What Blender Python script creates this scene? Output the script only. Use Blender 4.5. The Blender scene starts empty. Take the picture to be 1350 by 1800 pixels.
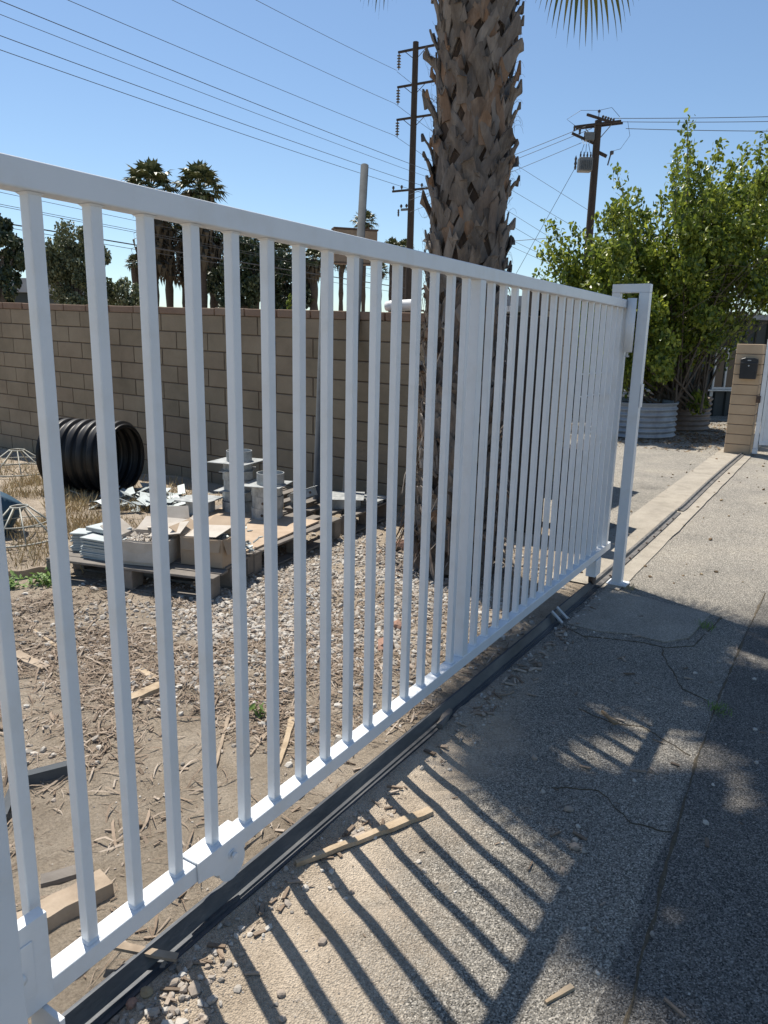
import bpy, math, random
import numpy as np
from mathutils import Vector, Matrix, noise
random.seed(7); rng = np.random.default_rng(7)
S = bpy.context.scene; COL = S.collection
R_ = math.radians
# ------------------------------------------------------------------ camera
EYE = np.array([1.2604, 0.0, 1.53]); FPX = 1290.75
PITCH, ROLL, YAW = 0.22752, 0.022902, 0.552704
Fv = np.array([-math.sin(YAW)*math.cos(PITCH), math.cos(YAW)*math.cos(PITCH), -math.sin(PITCH)])
Rv = np.cross(Fv, [0, 0, 1]); Rv /= np.linalg.norm(Rv); Uv = np.cross(Rv, Fv)
_c, _s = math.cos(ROLL), math.sin(ROLL)
Rv, Uv = _c*Rv+_s*Uv, -_s*Rv+_c*Uv
cd = bpy.data.cameras.new('camera'); cam = bpy.data.objects.new('camera', cd); COL.objects.link(cam)
m = Matrix(((Rv[0], Uv[0], -Fv[0], EYE[0]), (Rv[1], Uv[1], -Fv[1], EYE[1]), (Rv[2], Uv[2], -Fv[2], EYE[2]), (0, 0, 0, 1)))
cam.matrix_world = m
cd.sensor_fit = 'VERTICAL'; cd.sensor_height = 24; cd.lens = 24*FPX/1800; cd.clip_start = .02; cd.clip_end = 2000
S.camera = cam
def ray(u, v): return Fv+Rv*(u-675)/FPX-Uv*(v-900)/FPX
def at(u, v, dep): return EYE+ray(u, v)*dep           # a point of the photograph at a real distance
# ------------------------------------------------------------------ light
SAZ, SEL = R_(154), R_(63.8)                            # azimuth from +X, elevation
SD = Vector((math.cos(SAZ)*math.cos(SEL), math.sin(SAZ)*math.cos(SEL), math.sin(SEL)))
W = bpy.data.worlds.new('World'); S.world = W; W.use_nodes = True
nt = W.node_tree; bg = nt.nodes['Background']; sky = nt.nodes.new('ShaderNodeTexSky')
sky.sky_type = 'NISHITA'; sky.sun_disc = False; sky.sun_elevation = SEL; sky.sun_rotation = math.atan2(SD.x, SD.y)
sky.air_density = 1.0; sky.dust_density = .35; sky.ozone_density = 1.6; sky.altitude = 300
tint = nt.nodes.new('ShaderNodeMix'); tint.data_type = 'RGBA'; tint.blend_type = 'MULTIPLY'; tint.inputs[0].default_value = 1; tint.inputs[7].default_value = (1.0, 1.08, 1.12, 1)
nt.links.new(sky.outputs[0], tint.inputs[6]); nt.links.new(tint.outputs[2], bg.inputs[0]); bg.inputs[1].default_value = .088
sl = bpy.data.lights.new('sun', 'SUN'); sl.energy = 5.0; sl.angle = R_(.53); sl.color = (1, .94, .84)
so = bpy.data.objects.new('sun', sl); COL.objects.link(so); so.rotation_euler = SD.to_track_quat('Z', 'Y').to_euler()
S.view_settings.view_transform = 'Standard'; S.view_settings.look = 'None'; S.view_settings.exposure = .48; S.view_settings.gamma = 1
S.render.resolution_x = 768; S.render.resolution_y = 1024
S.render.engine = 'CYCLES'
# ------------------------------------------------------------------ materials
def mat(name, cols, scale=8, rough=.7, bump=0, bscale=60, metal=0, island=0, detail=6, stretch=(1, 1, 1), coat=0, island_cols=None, bdist=.01, spec=.5, vor=0, trans=0):
    m = bpy.data.materials.new(name); m.use_nodes = True; n = m.node_tree.nodes; l = m.node_tree.links
    b = n['Principled BSDF']; b.inputs['Roughness'].default_value = rough; b.inputs['Metallic'].default_value = metal
    b.inputs['Specular IOR Level'].default_value = spec
    if coat: b.inputs['Coat Weight'].default_value = coat
    tc = n.new('ShaderNodeTexCoord'); mp = n.new('ShaderNodeMapping'); l.new(tc.outputs['Object'], mp.inputs[0]); mp.inputs['Scale'].default_value = stretch
    nz = n.new('ShaderNodeTexNoise'); nz.inputs['Scale'].default_value = scale; nz.inputs['Detail'].default_value = detail; nz.inputs['Roughness'].default_value = .65
    l.new(mp.outputs[0], nz.inputs[0])
    cr = n.new('ShaderNodeValToRGB'); e = cr.color_ramp.elements
    k = len(cols)
    while len(e) < k: e.new(.5)
    for i, c in enumerate(cols):
        e[i].position = .3+.4*i/max(1, k-1); e[i].color = (*c, 1)
    l.new(nz.outputs[0], cr.inputs[0]); out = cr.outputs[0]
    if island_cols:
        g = n.new('ShaderNodeNewGeometry'); c2 = n.new('ShaderNodeValToRGB'); e = c2.color_ramp.elements
        while len(e) < len(island_cols): e.new(.5)
        for i, c in enumerate(island_cols): e[i].position = i/max(1, len(island_cols)-1); e[i].color = (*c, 1)
        l.new(g.outputs['Random Per Island'], c2.inputs[0])
        mx = n.new('ShaderNodeMix'); mx.data_type = 'RGBA'; mx.inputs[0].default_value = island or .7
        l.new(out, mx.inputs[6]); l.new(c2.outputs[0], mx.inputs[7]); out = mx.outputs[2]
    l.new(out, b.inputs['Base Color'])
    if trans:
        t = n.new('ShaderNodeBsdfTranslucent'); ms = n.new('ShaderNodeMixShader'); ms.inputs[0].default_value = trans
        l.new(out, t.inputs[0]); l.new(b.outputs[0], ms.inputs[1]); l.new(t.outputs[0], ms.inputs[2]); l.new(ms.outputs[0], n['Material Output'].inputs[0])
    if bump:
        if vor:
            nb = n.new('ShaderNodeTexVoronoi')
        else:
            nb = n.new('ShaderNodeTexNoise'); nb.inputs['Detail'].default_value = 8
        nb.inputs['Scale'].default_value = bscale; l.new(mp.outputs[0], nb.inputs['Vector'])
        bp = n.new('ShaderNodeBump'); bp.inputs['Strength'].default_value = bump; bp.inputs['Distance'].default_value = bdist
        l.new(nb.outputs[0], bp.inputs['Height']); l.new(bp.outputs[0], b.inputs['Normal'])
    m.cycles.use_transparent_shadow = False
    return m
M = {}
M['white'] = mat('white_paint', [(.655, .665, .66), (.70, .725, .745), (.72, .745, .765)], 7, .4, .12, 130, bdist=.002, detail=9)
M['galv'] = mat('galvanised_steel', [(.30, .32, .34), (.46, .48, .50)], 14, .45, .1, 90, metal=.6, bdist=.002)
M['scrapsteel'] = mat('scrap_steel', [(.22, .25, .26), (.42, .46, .46)], 9, .6, .2, 60, metal=.3, island=.5, island_cols=[(.14, .17, .18), (.46, .50, .50)], bdist=.002)
M['track'] = mat('track_steel', [(.03, .034, .04), (.06, .066, .076), (.12, .12, .12)], 7, .5, .4, 60, metal=.4, stretch=(1, .35, 1), bdist=.003)
M['farsteel'] = mat('worn_rail_steel', [(.07, .065, .06), (.15, .14, .13), (.24, .23, .21)], 12, .6, .4, 60, metal=.3, bdist=.003)
M['rust'] = mat('dark_rust', [(.06, .04, .03), (.12, .08, .06)], 30, .8, .3, 90)
M['wood'] = mat('weathered_wood', [(.16, .115, .075), (.30, .23, .16), (.40, .32, .235)], 9, .85, .6, 50, stretch=(1, 1, 1), island=.35, island_cols=[(.16, .12, .09), (.42, .34, .26)], bdist=.004)
M['greywood'] = mat('grey_pallet_wood', [(.09, .08, .07), (.19, .17, .15)], 14, .9, .6, 60, island=.35, island_cols=[(.07, .06, .05), (.25, .22, .19)], bdist=.004)
M['ply'] = mat('plywood', [(.32, .235, .16), (.46, .36, .265)], 6, .85, .3, 60, bdist=.002)
M['card'] = mat('cardboard', [(.27, .19, .12), (.38, .28, .19)], 7, .9, .2, 40, island=.4, island_cols=[(.28, .19, .11), (.46, .40, .33)], bdist=.003)
M['palecard'] = mat('pale_cardboard', [(.38, .335, .28), (.52, .475, .42)], 6, .9, .2, 40, bdist=.003)
M['blackplastic'] = mat('black_corrugated_plastic', [(.006, .006, .0065), (.012, .012, .013)], 8, .45, .1, 30, bdist=.003, spec=.3)
M['block'] = mat('split_block', [(.13, .105, .070), (.235, .19, .133), (.32, .265, .19)], 1.6, .92, .5, 70, island=.45, island_cols=[(.15, .12, .08), (.235, .19, .133), (.26, .205, .145), (.20, .15, .105)], bdist=.006)
M['mortar'] = mat('mortar', [(.085, .06, .045), (.13, .095, .07)], 12, .95, .4, 90)
M['cap'] = mat('block_cap', [(.17, .105, .07), (.26, .19, .14)], 4, .9, .5, 60, island=.5, island_cols=[(.16, .085, .055), (.25, .195, .15)], bdist=.004)
M['darkblock'] = mat('near_black_block', [(.03, .025, .023), (.06, .05, .045)], 5, .95, .5, 60)  # near-black block colour; on the low stub it stands in for shade
M['boot'] = mat('palm_boot', [(.035, .027, .022), (.13, .105, .086), (.31, .265, .22)], 20, .85, .9, 45, island=.5, island_cols=[(.045, .042, .042), (.19, .165, .148), (.09, .075, .064), (.155, .138, .126), (.30, .155, .07), (.08, .073, .07), (.31, .28, .255), (.12, .105, .098), (.22, .195, .175)], stretch=(1, 1, .25), bdist=.012)
M['trunk'] = mat('palm_trunk_fibre', [(.02, .014, .01), (.07, .045, .03)], 25, .95, .8, 80, stretch=(1, 1, .3), bdist=.01)
M['fibre'] = mat('palm_fibre', [(.10, .07, .045), (.2, .15, .1)], 25, .9)
M['frond'] = mat('fan_frond', [(.05, .075, .02), (.10, .12, .035)], 5, .5, island=.6, island_cols=[(.05, .07, .02), (.13, .14, .03), (.26, .19, .05), (.10, .12, .025)], trans=.2)
M['farfrond'] = mat('far_frond', [(.045, .06, .022), (.10, .12, .05)], 2, .5, island=.6, island_cols=[(.03, .042, .016), (.10, .12, .045), (.32, .33, .19)])
M['skirt'] = mat('dead_frond', [(.05, .04, .025), (.11, .085, .055)], 2, .9, island=.5, island_cols=[(.03, .025, .015), (.12, .09, .055)])
M['fartrunk'] = mat('far_palm_trunk', [(.045, .034, .027), (.085, .065, .05)], 4, .95, .5, 12, stretch=(1, 1, 3))
M['leaf'] = mat('citrus_leaf', [(.07, .11, .02), (.17, .22, .035)], 1.2, .38, island=.75, island_cols=[(.035, .06, .012), (.11, .165, .025), (.20, .25, .035), (.46, .50, .07), (.13, .18, .03)], trans=.45)
M['olive'] = mat('olive_leaf', [(.06, .075, .035), (.11, .13, .06)], 1, .45, island=.7, island_cols=[(.04, .05, .022), (.12, .135, .065), (.26, .28, .17)], trans=.25)
M['darkleaf'] = mat('dark_leaf', [(.02, .035, .016), (.05, .07, .03)], 1, .5, island=.7, island_cols=[(.012, .022, .01), (.04, .06, .026), (.10, .12, .06)], trans=.1)
M['bark'] = mat('bark', [(.07, .055, .04), (.15, .12, .09)], 20, .9, .6, 60)
M['polewood'] = mat('creosote_wood', [(.025, .018, .014), (.05, .036, .027)], 12, .85, .4, 40, stretch=(1, 1, .2))
M['wire'] = mat('wire', [(.03, .035, .045), (.04, .045, .055)], 5, .6)
M['insul'] = mat('brown_insulator', [(.03, .025, .022), (.06, .05, .045)], 5, .3)
M['transf'] = mat('transformer_grey', [(.085, .095, .10), (.14, .15, .155)], 8, .5)
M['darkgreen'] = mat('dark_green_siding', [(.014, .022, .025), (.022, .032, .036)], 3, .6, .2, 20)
M['glass'] = mat('dark_glass', [(.012, .015, .018), (.02, .024, .028)], 3, .08)
M['paleframe'] = mat('pale_window_frame', [(.45, .47, .48), (.55, .57, .58)], 3, .5)
M['corr'] = mat('corrugated_steel', [(.24, .27, .30), (.40, .44, .48)], 5, .5, .15, 30, metal=.35)
M['browncorr'] = mat('brown_corrugated_steel', [(.12, .10, .085), (.22, .185, .16)], 5, .6, .15, 30, metal=.2)
M['buff'] = mat('buff_block', [(.40, .285, .175), (.52, .385, .25)], 5, .92, .4, 60, island=.3, island_cols=[(.38, .28, .18), (.52, .39, .27)], bdist=.004)
M['black'] = mat('black_mailbox', [(.012, .014, .018), (.02, .022, .028)], 5, .3)
M['tan'] = mat('tan_sign', [(.20, .145, .10), (.27, .20, .14)], 4, .8)
M['greyroof'] = mat('grey_roof', [(.22, .235, .26), (.30, .32, .35)], 2, .8)
M['blue'] = mat('faded_blue_plastic', [(.015, .05, .085), (.035, .09, .14)], 6, .6)
M['red'] = mat('broken_red_brick', [(.24, .13, .09), (.37, .23, .17)], 20, .95, .6, 80)
M['stone'] = mat('gravel_stone', [(.26, .245, .22), (.42, .40, .36)], 40, .85, .4, 150, island=.75, island_cols=[(.13, .115, .10), (.29, .25, .21), (.40, .36, .31), (.54, .51, .46), (.27, .20, .145), (.36, .30, .24)], bdist=.002)
M['chip'] = mat('bark_chip', [(.20, .14, .095), (.36, .28, .20)], 30, .9, .3, 90, island=.7, island_cols=[(.06, .042, .03), (.15, .11, .08), (.26, .20, .15), (.42, .36, .30), (.11, .075, .052), (.20, .15, .11)])
M['straw'] = mat('dry_grass', [(.38, .29, .14), (.52, .42, .24)], 10, .9, island=.6, island_cols=[(.30, .21, .10), (.55, .45, .26)])
M['weed'] = mat('green_weed', [(.10, .18, .04), (.20, .32, .08)], 10, .6, island=.5, island_cols=[(.09, .16, .04), (.26, .38, .09)], trans=.2)
M['litter'] = mat('leaf_litter', [(.10, .065, .035), (.26, .18, .10)], 20, .9, island=.7, island_cols=[(.05, .035, .02), (.20, .13, .07), (.42, .33, .2)])
M['debris'] = mat('dark_debris', [(.05, .04, .028), (.12, .095, .06)], 50, .95, .6, 120)
M['whitebag'] = mat('white_plastic', [(.7, .7, .7), (.8, .8, .8)], 4, .5)

def ground_mat(name, mode):
    m = bpy.data.materials.new(name); m.use_nodes = True; n = m.node_tree.nodes; l = m.node_tree.links; b = n['Principled BSDF']
    b.inputs['Roughness'].default_value = .95; b.inputs['Specular IOR Level'].default_value = .25
    tc = n.new('ShaderNodeTexCoord')
    def nz(s, d=8, r=.65):
        x = n.new('ShaderNodeTexNoise'); x.inputs['Scale'].default_value = s; x.inputs['Detail'].default_value = d; x.inputs['Roughness'].default_value = r
        l.new(tc.outputs['Object'], x.inputs[0]); return x.outputs[0]
    def ramp(i, st):
        c = n.new('ShaderNodeValToRGB'); e = c.color_ramp.elements
        while len(e) < len(st): e.new(.5)
        for k, (p, co) in enumerate(st): e[k].position = p; e[k].color = (*co, 1)
        l.new(i, c.inputs[0]); return c.outputs[0]
    def mix(f, a, c, bt='MIX'):
        x = n.new('ShaderNodeMix'); x.data_type = 'RGBA'; x.blend_type = bt
        if isinstance(f, float): x.inputs[0].default_value = f
        else: l.new(f, x.inputs[0])
        l.new(a, x.inputs[6]); l.new(c, x.inputs[7]); return x.outputs[2]
    def vor(s):
        v = n.new('ShaderNodeTexVoronoi'); v.inputs['Scale'].default_value = s; l.new(tc.outputs['Object'], v.inputs['Vector']); return v
    dirt = ramp(nz(3.5), [(.3, (.30, .243, .18)), (.5, (.42, .35, .27)), (.72, (.54, .46, .365))])
    fine = ramp(nz(110, 6, .8), [(.3, (.5, .48, .46)), (.5, (1, 1, 1)), (.75, (1.35, 1.32, 1.28))])
    if mode == 'dirt':
        col = mix(1.0, dirt, fine, 'MULTIPLY')
        h = nz(38, 12, .8); bs, bd = 1.0, .035
    else:
        v = vor(260); v2 = vor(190)
        agg = ramp(v.outputs['Color'], [(.04, (.035, .033, .029)), (.25, (.135, .125, .108)), (.6, (.275, .256, .223)), (.95, (.58, .54, .47))])
        patch = ramp(nz(1.3, 6), [(.3, (.62, .62, .63)), (.42, (.9, .9, .9)), (.55, (1.02, 1.01, 1)), (.7, (1.15, 1.12, 1.07))])
        col = mix(1.0, agg, patch, 'MULTIPLY'); col = mix(1.0, col, fine, 'MULTIPLY')
        if mode in ('concrete', 'old'):
            sm = ramp(nz(6), [(.3, (.29, .255, .205)), (.5, (.37, .33, .27)), (.7, (.42, .375, .31))]); sm = mix(1.0, sm, ramp(nz(1.7, 10, .75), [(.35, (.62, .62, .62)), (.6, (1, 1, 1))]), 'MULTIPLY') if mode == 'old' else mix(1.0, sm, ramp(nz(2.5, 10, .75), [(.3, (.78, .78, .78)), (.55, (1, 1, 1))]), 'MULTIPLY'); col = mix(.45 if mode == 'old' else .72, col, sm)
            h = nz(60, 8, .7); bs, bd = .25, .01
        else:
            # blown sand lies over the asphalt along the track, thinning away from it
            sp = n.new('ShaderNodeSeparateXYZ'); l.new(tc.outputs['Object'], sp.inputs[0])
            a = n.new('ShaderNodeMapRange'); a.inputs[1].default_value = .12; a.inputs[2].default_value = .78; a.inputs[3].default_value = .5; a.inputs[4].default_value = -.25; a.clamp = True
            l.new(sp.outputs[0], a.inputs[0])
            a2 = n.new('ShaderNodeMapRange'); a2.inputs[1].default_value = 1.2; a2.inputs[2].default_value = 5; a2.inputs[3].default_value = 0; a2.inputs[4].default_value = -.9; l.new(sp.outputs[1], a2.inputs[0])
            s1 = n.new('ShaderNodeMath'); s1.operation = 'ADD'; l.new(a.outputs[0], s1.inputs[0]); l.new(nz(2.2, 9, .7), s1.inputs[1])
            s2 = n.new('ShaderNodeMath'); s2.operation = 'ADD'; l.new(s1.outputs[0], s2.inputs[0]); l.new(a2.outputs[0], s2.inputs[1])
            f = ramp(s2.outputs[0], [(.42, (0, 0, 0)), (.72, (1, 1, 1))])
            d2 = mix(1.0, dirt, fine, 'MULTIPLY')
            dk = n.new('ShaderNodeMath'); dk.operation = 'MULTIPLY_ADD'; l.new(nz(5, 6), dk.inputs[0]); dk.inputs[1].default_value = .06; l.new(sp.outputs[0], dk.inputs[2])
            far = n.new('ShaderNodeMapRange'); far.inputs[1].default_value = 4.5; far.inputs[2].default_value = 6; l.new(sp.outputs[1], far.inputs[0])
            dr = ramp(dk.outputs[0], [(.985, (1, 1, 1)), (.995, (.62, .63, .66))]); fm = mix(far.outputs[0], dr, ramp(sp.outputs[1], [(0, (1.3, 1.3, 1.3)), (1, (1.3, 1.3, 1.3))]))
            col = mix(1.0, col, fm, 'MULTIPLY')
            col = mix(f, col, d2)
            ad = n.new('ShaderNodeMath'); ad.operation = 'ADD'; l.new(v2.outputs[0], ad.inputs[0]); l.new(nz(140, 6), ad.inputs[1]); h = ad.outputs[0]; bs, bd = .75, .011
    l.new(col, b.inputs['Base Color'])
    bp = n.new('ShaderNodeBump'); bp.inputs['Strength'].default_value = bs; bp.inputs['Distance'].default_value = bd
    l.new(h, bp.inputs['Height']); l.new(bp.outputs[0], b.inputs['Normal'])
    return m
M['dirt'] = ground_mat('sandy_dirt', 'dirt'); M['asphalt'] = ground_mat('worn_asphalt', 'asphalt'); M['concrete'] = ground_mat('pale_concrete', 'concrete'); M['oldconcrete'] = ground_mat('old_stained_concrete', 'old')

# ------------------------------------------------------------------ mesh helpers
class MB:
    def __init__(s): s.v = []; s.f = []; s.n = 0
    def add(s, v, f):
        v = np.asarray(v, float).reshape(-1, 3); s.f += [tuple(int(i)+s.n for i in q) for q in f]; s.v.append(v); s.n += len(v); return s
    def box(s, c, d, rot=None, taper=None):
        x, y, z = np.array(d, float)/2
        v = np.array([[-x, -y, -z], [x, -y, -z], [x, y, -z], [-x, y, -z], [-x, -y, z], [x, -y, z], [x, y, z], [-x, y, z]])
        if taper: v[4:, :2] *= taper
        if rot is not None: v = v@np.array(rot).T
        return s.add(v+np.array(c), [(0, 3, 2, 1), (4, 5, 6, 7), (0, 1, 5, 4), (1, 2, 6, 5), (2, 3, 7, 6), (3, 0, 4, 7)])
    def span(s, a, b): a = np.array(a, float); b = np.array(b, float); return s.box((a+b)/2, abs(b-a))
    def tube(s, pts, r, n=8, cap=True, closed=False):
        pts = [Vector(p) for p in pts]; k = len(pts); rs = r if hasattr(r, '__len__') else [r]*k
        V = []; F = []; up = None
        for i, p in enumerate(pts):
            a = pts[i-1] if (i > 0 or closed) else pts[i]; b = pts[(i+1) % k] if (i < k-1 or closed) else pts[i]
            t = (b-a).normalized()
            if up is None: up = t.orthogonal().normalized()
            up = (up-t*up.dot(t)).normalized(); w = t.cross(up)
            for j in range(n):
                q = 2*math.pi*j/n; V.append(p+(up*math.cos(q)+w*math.sin(q))*rs[i])
        for i in range(k if closed else k-1):
            for j in range(n):
                a = i*n+j; b = i*n+(j+1) % n; c = ((i+1) % k)*n; F.append((a, b, c+(j+1) % n, c+j))
        if cap and not closed: F.append(tuple(range(n))[::-1]); F.append(tuple((k-1)*n+j for j in range(n)))
        return s.add([tuple(x) for x in V], F)
    def lathe(s, prof, c, n=24, axis=(0, 0, 1)):
        q = Vector((0, 0, 1)).rotation_difference(Vector(axis)).to_matrix(); V = []; F = []; k = len(prof)
        for r, z in prof:
            for j in range(n):
                t = 2*math.pi*j/n; V.append(q@Vector((r*math.cos(t), r*math.sin(t), z))+Vector(c))
        for i in range(k-1):
            for j in range(n): F.append((i*n+j, i*n+(j+1) % n, (i+1)*n+(j+1) % n, (i+1)*n+j))
        return s.add([tuple(x) for x in V], F)
    def build(s, name, m, parent=None, smooth=False, bevel=0, seg=1, loc=None):
        me = bpy.data.meshes.new(name); v = np.concatenate(s.v)
        if loc is not None: v = v-np.array(loc)
        me.from_pydata(v.tolist(), [], s.f); me.update()
        if isinstance(m, str): m = M[m]
        me.materials.append(m)
        if smooth: me.polygons.foreach_set('use_smooth', [True]*len(me.polygons))
        o = bpy.data.objects.new(name, me); COL.objects.link(o)
        if loc is not None: o.location = tuple(loc)
        if parent: o.parent = parent; o.matrix_parent_inverse = Matrix.Identity(4)
        if bevel:
            b = o.modifiers.new('bevel', 'BEVEL'); b.width = bevel; b.segments = seg; b.limit_method = 'ANGLE'; b.harden_normals = False
        if smooth and bevel: pass
        return o
def tag(o, label, cat, group=None, kind=None):
    o['label'] = label; o['category'] = cat
    if group: o['group'] = group
    if kind: o['kind'] = kind
    return o
def empty(name, label, cat, group=None, loc=(0, 0, 0)):
    o = bpy.data.objects.new(name, None); COL.objects.link(o); o.location = loc; o.empty_display_size = .2
    return tag(o, label, cat, group)
def struct(o): o['kind'] = 'structure'; return o
def stuff(o, label, cat): return tag(o, label, cat, kind='stuff')
def rotz(a): c, s = math.cos(a), math.sin(a); return np.array([[c, -s, 0], [s, c, 0], [0, 0, 1]])
def rot3(ax, ay, az): return np.array(Matrix.Rotation(az, 3, 'Z')@Matrix.Rotation(ay, 3, 'Y')@Matrix.Rotation(ax, 3, 'X'))
def islands(mb, base_v, base_f, P, Rm, sc):
    """many small copies of a shape at points P with rotation matrices Rm and scales sc, one mesh"""
    V = np.einsum('nij,nkj->nki', Rm, base_v[None]*sc[:, None, :])+P[:, None, :]
    n, k, _ = V.shape; F = (np.arange(n)[:, None, None]*k+np.array(base_f)[None]).reshape(-1, len(base_f[0]))
    mb.v.append(V.reshape(-1, 3)); F = F+mb.n; mb.f += [tuple(q) for q in F.tolist()]; mb.n += n*k
def rand_rot(n, tilt=3.2, r=None):
    r = r or rng
    a = r.uniform(0, 2*np.pi, n); b = r.uniform(-tilt, tilt, n); c = r.uniform(-tilt, tilt, n)
    ca, sa, cb, sb, cc, sc = np.cos(a), np.sin(a), np.cos(b), np.sin(b), np.cos(c), np.sin(c)
    Z = np.zeros((n, 3, 3)); Z[:, 0, 0] = ca; Z[:, 0, 1] = -sa; Z[:, 1, 0] = sa; Z[:, 1, 1] = ca; Z[:, 2, 2] = 1
    Y = np.zeros((n, 3, 3)); Y[:, 0, 0] = cb; Y[:, 0, 2] = sb; Y[:, 1, 1] = 1; Y[:, 2, 0] = -sb; Y[:, 2, 2] = cb
    X = np.zeros((n, 3, 3)); X[:, 0, 0] = 1; X[:, 1, 1] = cc; X[:, 1, 2] = -sc; X[:, 2, 1] = sc; X[:, 2, 2] = cc
    return Z@Y@X
import bmesh
_bm = bmesh.new(); bmesh.ops.create_icosphere(_bm, subdivisions=1, radius=1)
ICO_V = np.array([v.co[:] for v in _bm.verts]); ICO_F = [tuple(v.index for v in f.verts) for f in _bm.faces]; _bm.free()
ROCK_V = [ICO_V*(1+np.random.default_rng(i).uniform(-.28, .28, (len(ICO_V), 1))) for i in range(5)]
LEAF_V = np.array([[-.5, 0, 0], [-.1, -.32, .06], [.35, -.2, .03], [.5, 0, 0], [.35, .2, .03], [-.1, .32, .06]]); LEAF_F = [(0, 1, 2, 3), (0, 3, 4, 5)]
STRAND_V = np.array([[-.5, -.12, 0], [-.5, .12, 0], [-.15, .1, .3], [-.15, .5, .3], [.2, .2, .35], [.2, .55, .35], [.5, -.05, 0], [.5, .1, 0]])*[1, .5, 1]; STRAND_F = [(0, 2, 3, 1), (2, 4, 5, 3), (4, 6, 7, 5)]
CHIP_V = np.array([[-.5, -.5, 0], [.5, -.35, 0], [.45, .5, 0], [-.5, .4, 0], [-.5, -.5, 1], [.5, -.35, 1], [.45, .5, 1], [-.5, .4, 1]]); CHIP_F = [(4, 5, 6, 7), (0, 1, 5, 4), (1, 2, 6, 5), (2, 3, 7, 6), (3, 0, 4, 7)]
# ------------------------------------------------------------------ ground
def g(y): return .015-.0175*min(max(y, 0), 5)
def yard_h(x, y):
    a = .022*noise.noise((x*1.3, y*1.3, 0))+.012*noise.noise((x*4, y*4, 3))+.008*noise.noise((x*13, y*13, 5))+.0035*noise.noise((x*34, y*34, 2))
    e = min(1, max(0, (-x-.05)/.3)); return g(y)+a*e-.004*(1-e)
def drive_h(x, y):
    w = math.exp(-((x-.25)/.28)**2)*max(0, min(1, (4.2-y)/1.5))
    a = .006*math.exp(-((x-.06)/.05)**2)+.02*noise.noise((x*2.4, y*2.0, 7))*w+.008*noise.noise((x*7, y*7, 1))*w+.004*noise.noise((x*1.2, y*1.2, 4))+.0015*noise.noise((x*18, y*18, 2))
    return g(y)+a
def ground_px(u, v):
    r = ray(u, v); z = 0.
    for _ in range(6):
        t = (z-EYE[2])/r[2]; P = EYE+r*t; z = g(P[1])
    P[2] = (yard_h if P[0] < -.06 else drive_h)(P[0], P[1]); return P
def sheet(xs, ys, hf):
    mb = MB(); V = [(x, y, hf(x, y)) for y in ys for x in xs]; nx = len(xs)
    F = [(j*nx+i, j*nx+i+1, (j+1)*nx+i+1, (j+1)*nx+i) for j in range(len(ys)-1) for i in range(nx-1)]
    return mb.add(V, F)
def steps(a, b, lo, hi, focus):
    out = [a]
    while out[-1] < b: out.append(out[-1]+min(hi, max(lo, abs(out[-1]-focus)*.012)))
    out[-1] = b; return out
GX = [-400, -60, -12, -9, -6, -3, 0, 3, 6, 12, 60, 400]; GY = [-60, -12, -3, 0, 2, 5, 8, 20, 60, 200, 600]
o = sheet(GX, GY, lambda x, y: g(y)-.06).build('ground', 'dirt'); struct(o)
o = sheet(steps(-9.5, -.03, .012, .06, 0), steps(-.4, 6.0, .013, .045, 0), yard_h).build('dirt_yard', 'dirt', smooth=True); struct(o)
o = sheet(steps(-.03, 2.6, .012, .05, 0), steps(-.6, 6.5, .013, .045, 0), drive_h).build('driveway', 'asphalt', smooth=True); struct(o)
o = sheet(list(np.arange(2.6, 9, .6)), list(np.arange(-3, 19, 1.)), lambda x, y: g(y)-.008).build('side_driveway', 'asphalt'); struct(o)
o = sheet(list(np.arange(-9, 9.1, .75)), list(np.arange(6.48, 24, .7)), lambda x, y: g(y)-.006).build('rear_driveway', 'asphalt'); struct(o)
# concrete around the far track, and the pad under the gate post
mb = MB(); ys = np.linspace(4.85, 18, 60)
for y0, y1 in zip(ys[:-1], ys[1:]):
    a = -.36-.006*noise.noise((y0*4, 0, 0)); b = .15+.02*noise.noise((y0*4, 5, 0)); a1 = -.36-.006*noise.noise((y1*4, 0, 0)); b1 = .15+.02*noise.noise((y1*4, 5, 0))
    mb.add([(a, y0, g(y0)+.006), (b, y0, g(y0)+.006), (b1, y1, g(y1)+.006), (a1, y1, g(y1)+.006)], [(0, 1, 2, 3)])
struct(mb.build('concrete_strip', 'concrete'))
mb = MB(); PADN = 14
pad = [(.06, 4.845)]+[(.06+.68*i/10, 4.83-.012*math.sin(i*1.3)-.012*i) for i in range(1, 11)]+[(.72, 4.45), (.70, 4.2), (.60, 4.05), (.42, 4.06), (.25, 3.99), (.06, 4.0)]
k = len(pad); mb.add([(x, y, g(y)+.010) for x, y in pad]+[(x, y, g(y)-.02) for x, y in pad], [tuple(range(k))[::-1]]+[(i, i+k, (i+1) % k+k, (i+1) % k) for i in range(k)])
o = mb.build('concrete_pad', 'oldconcrete'); struct(o)
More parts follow.
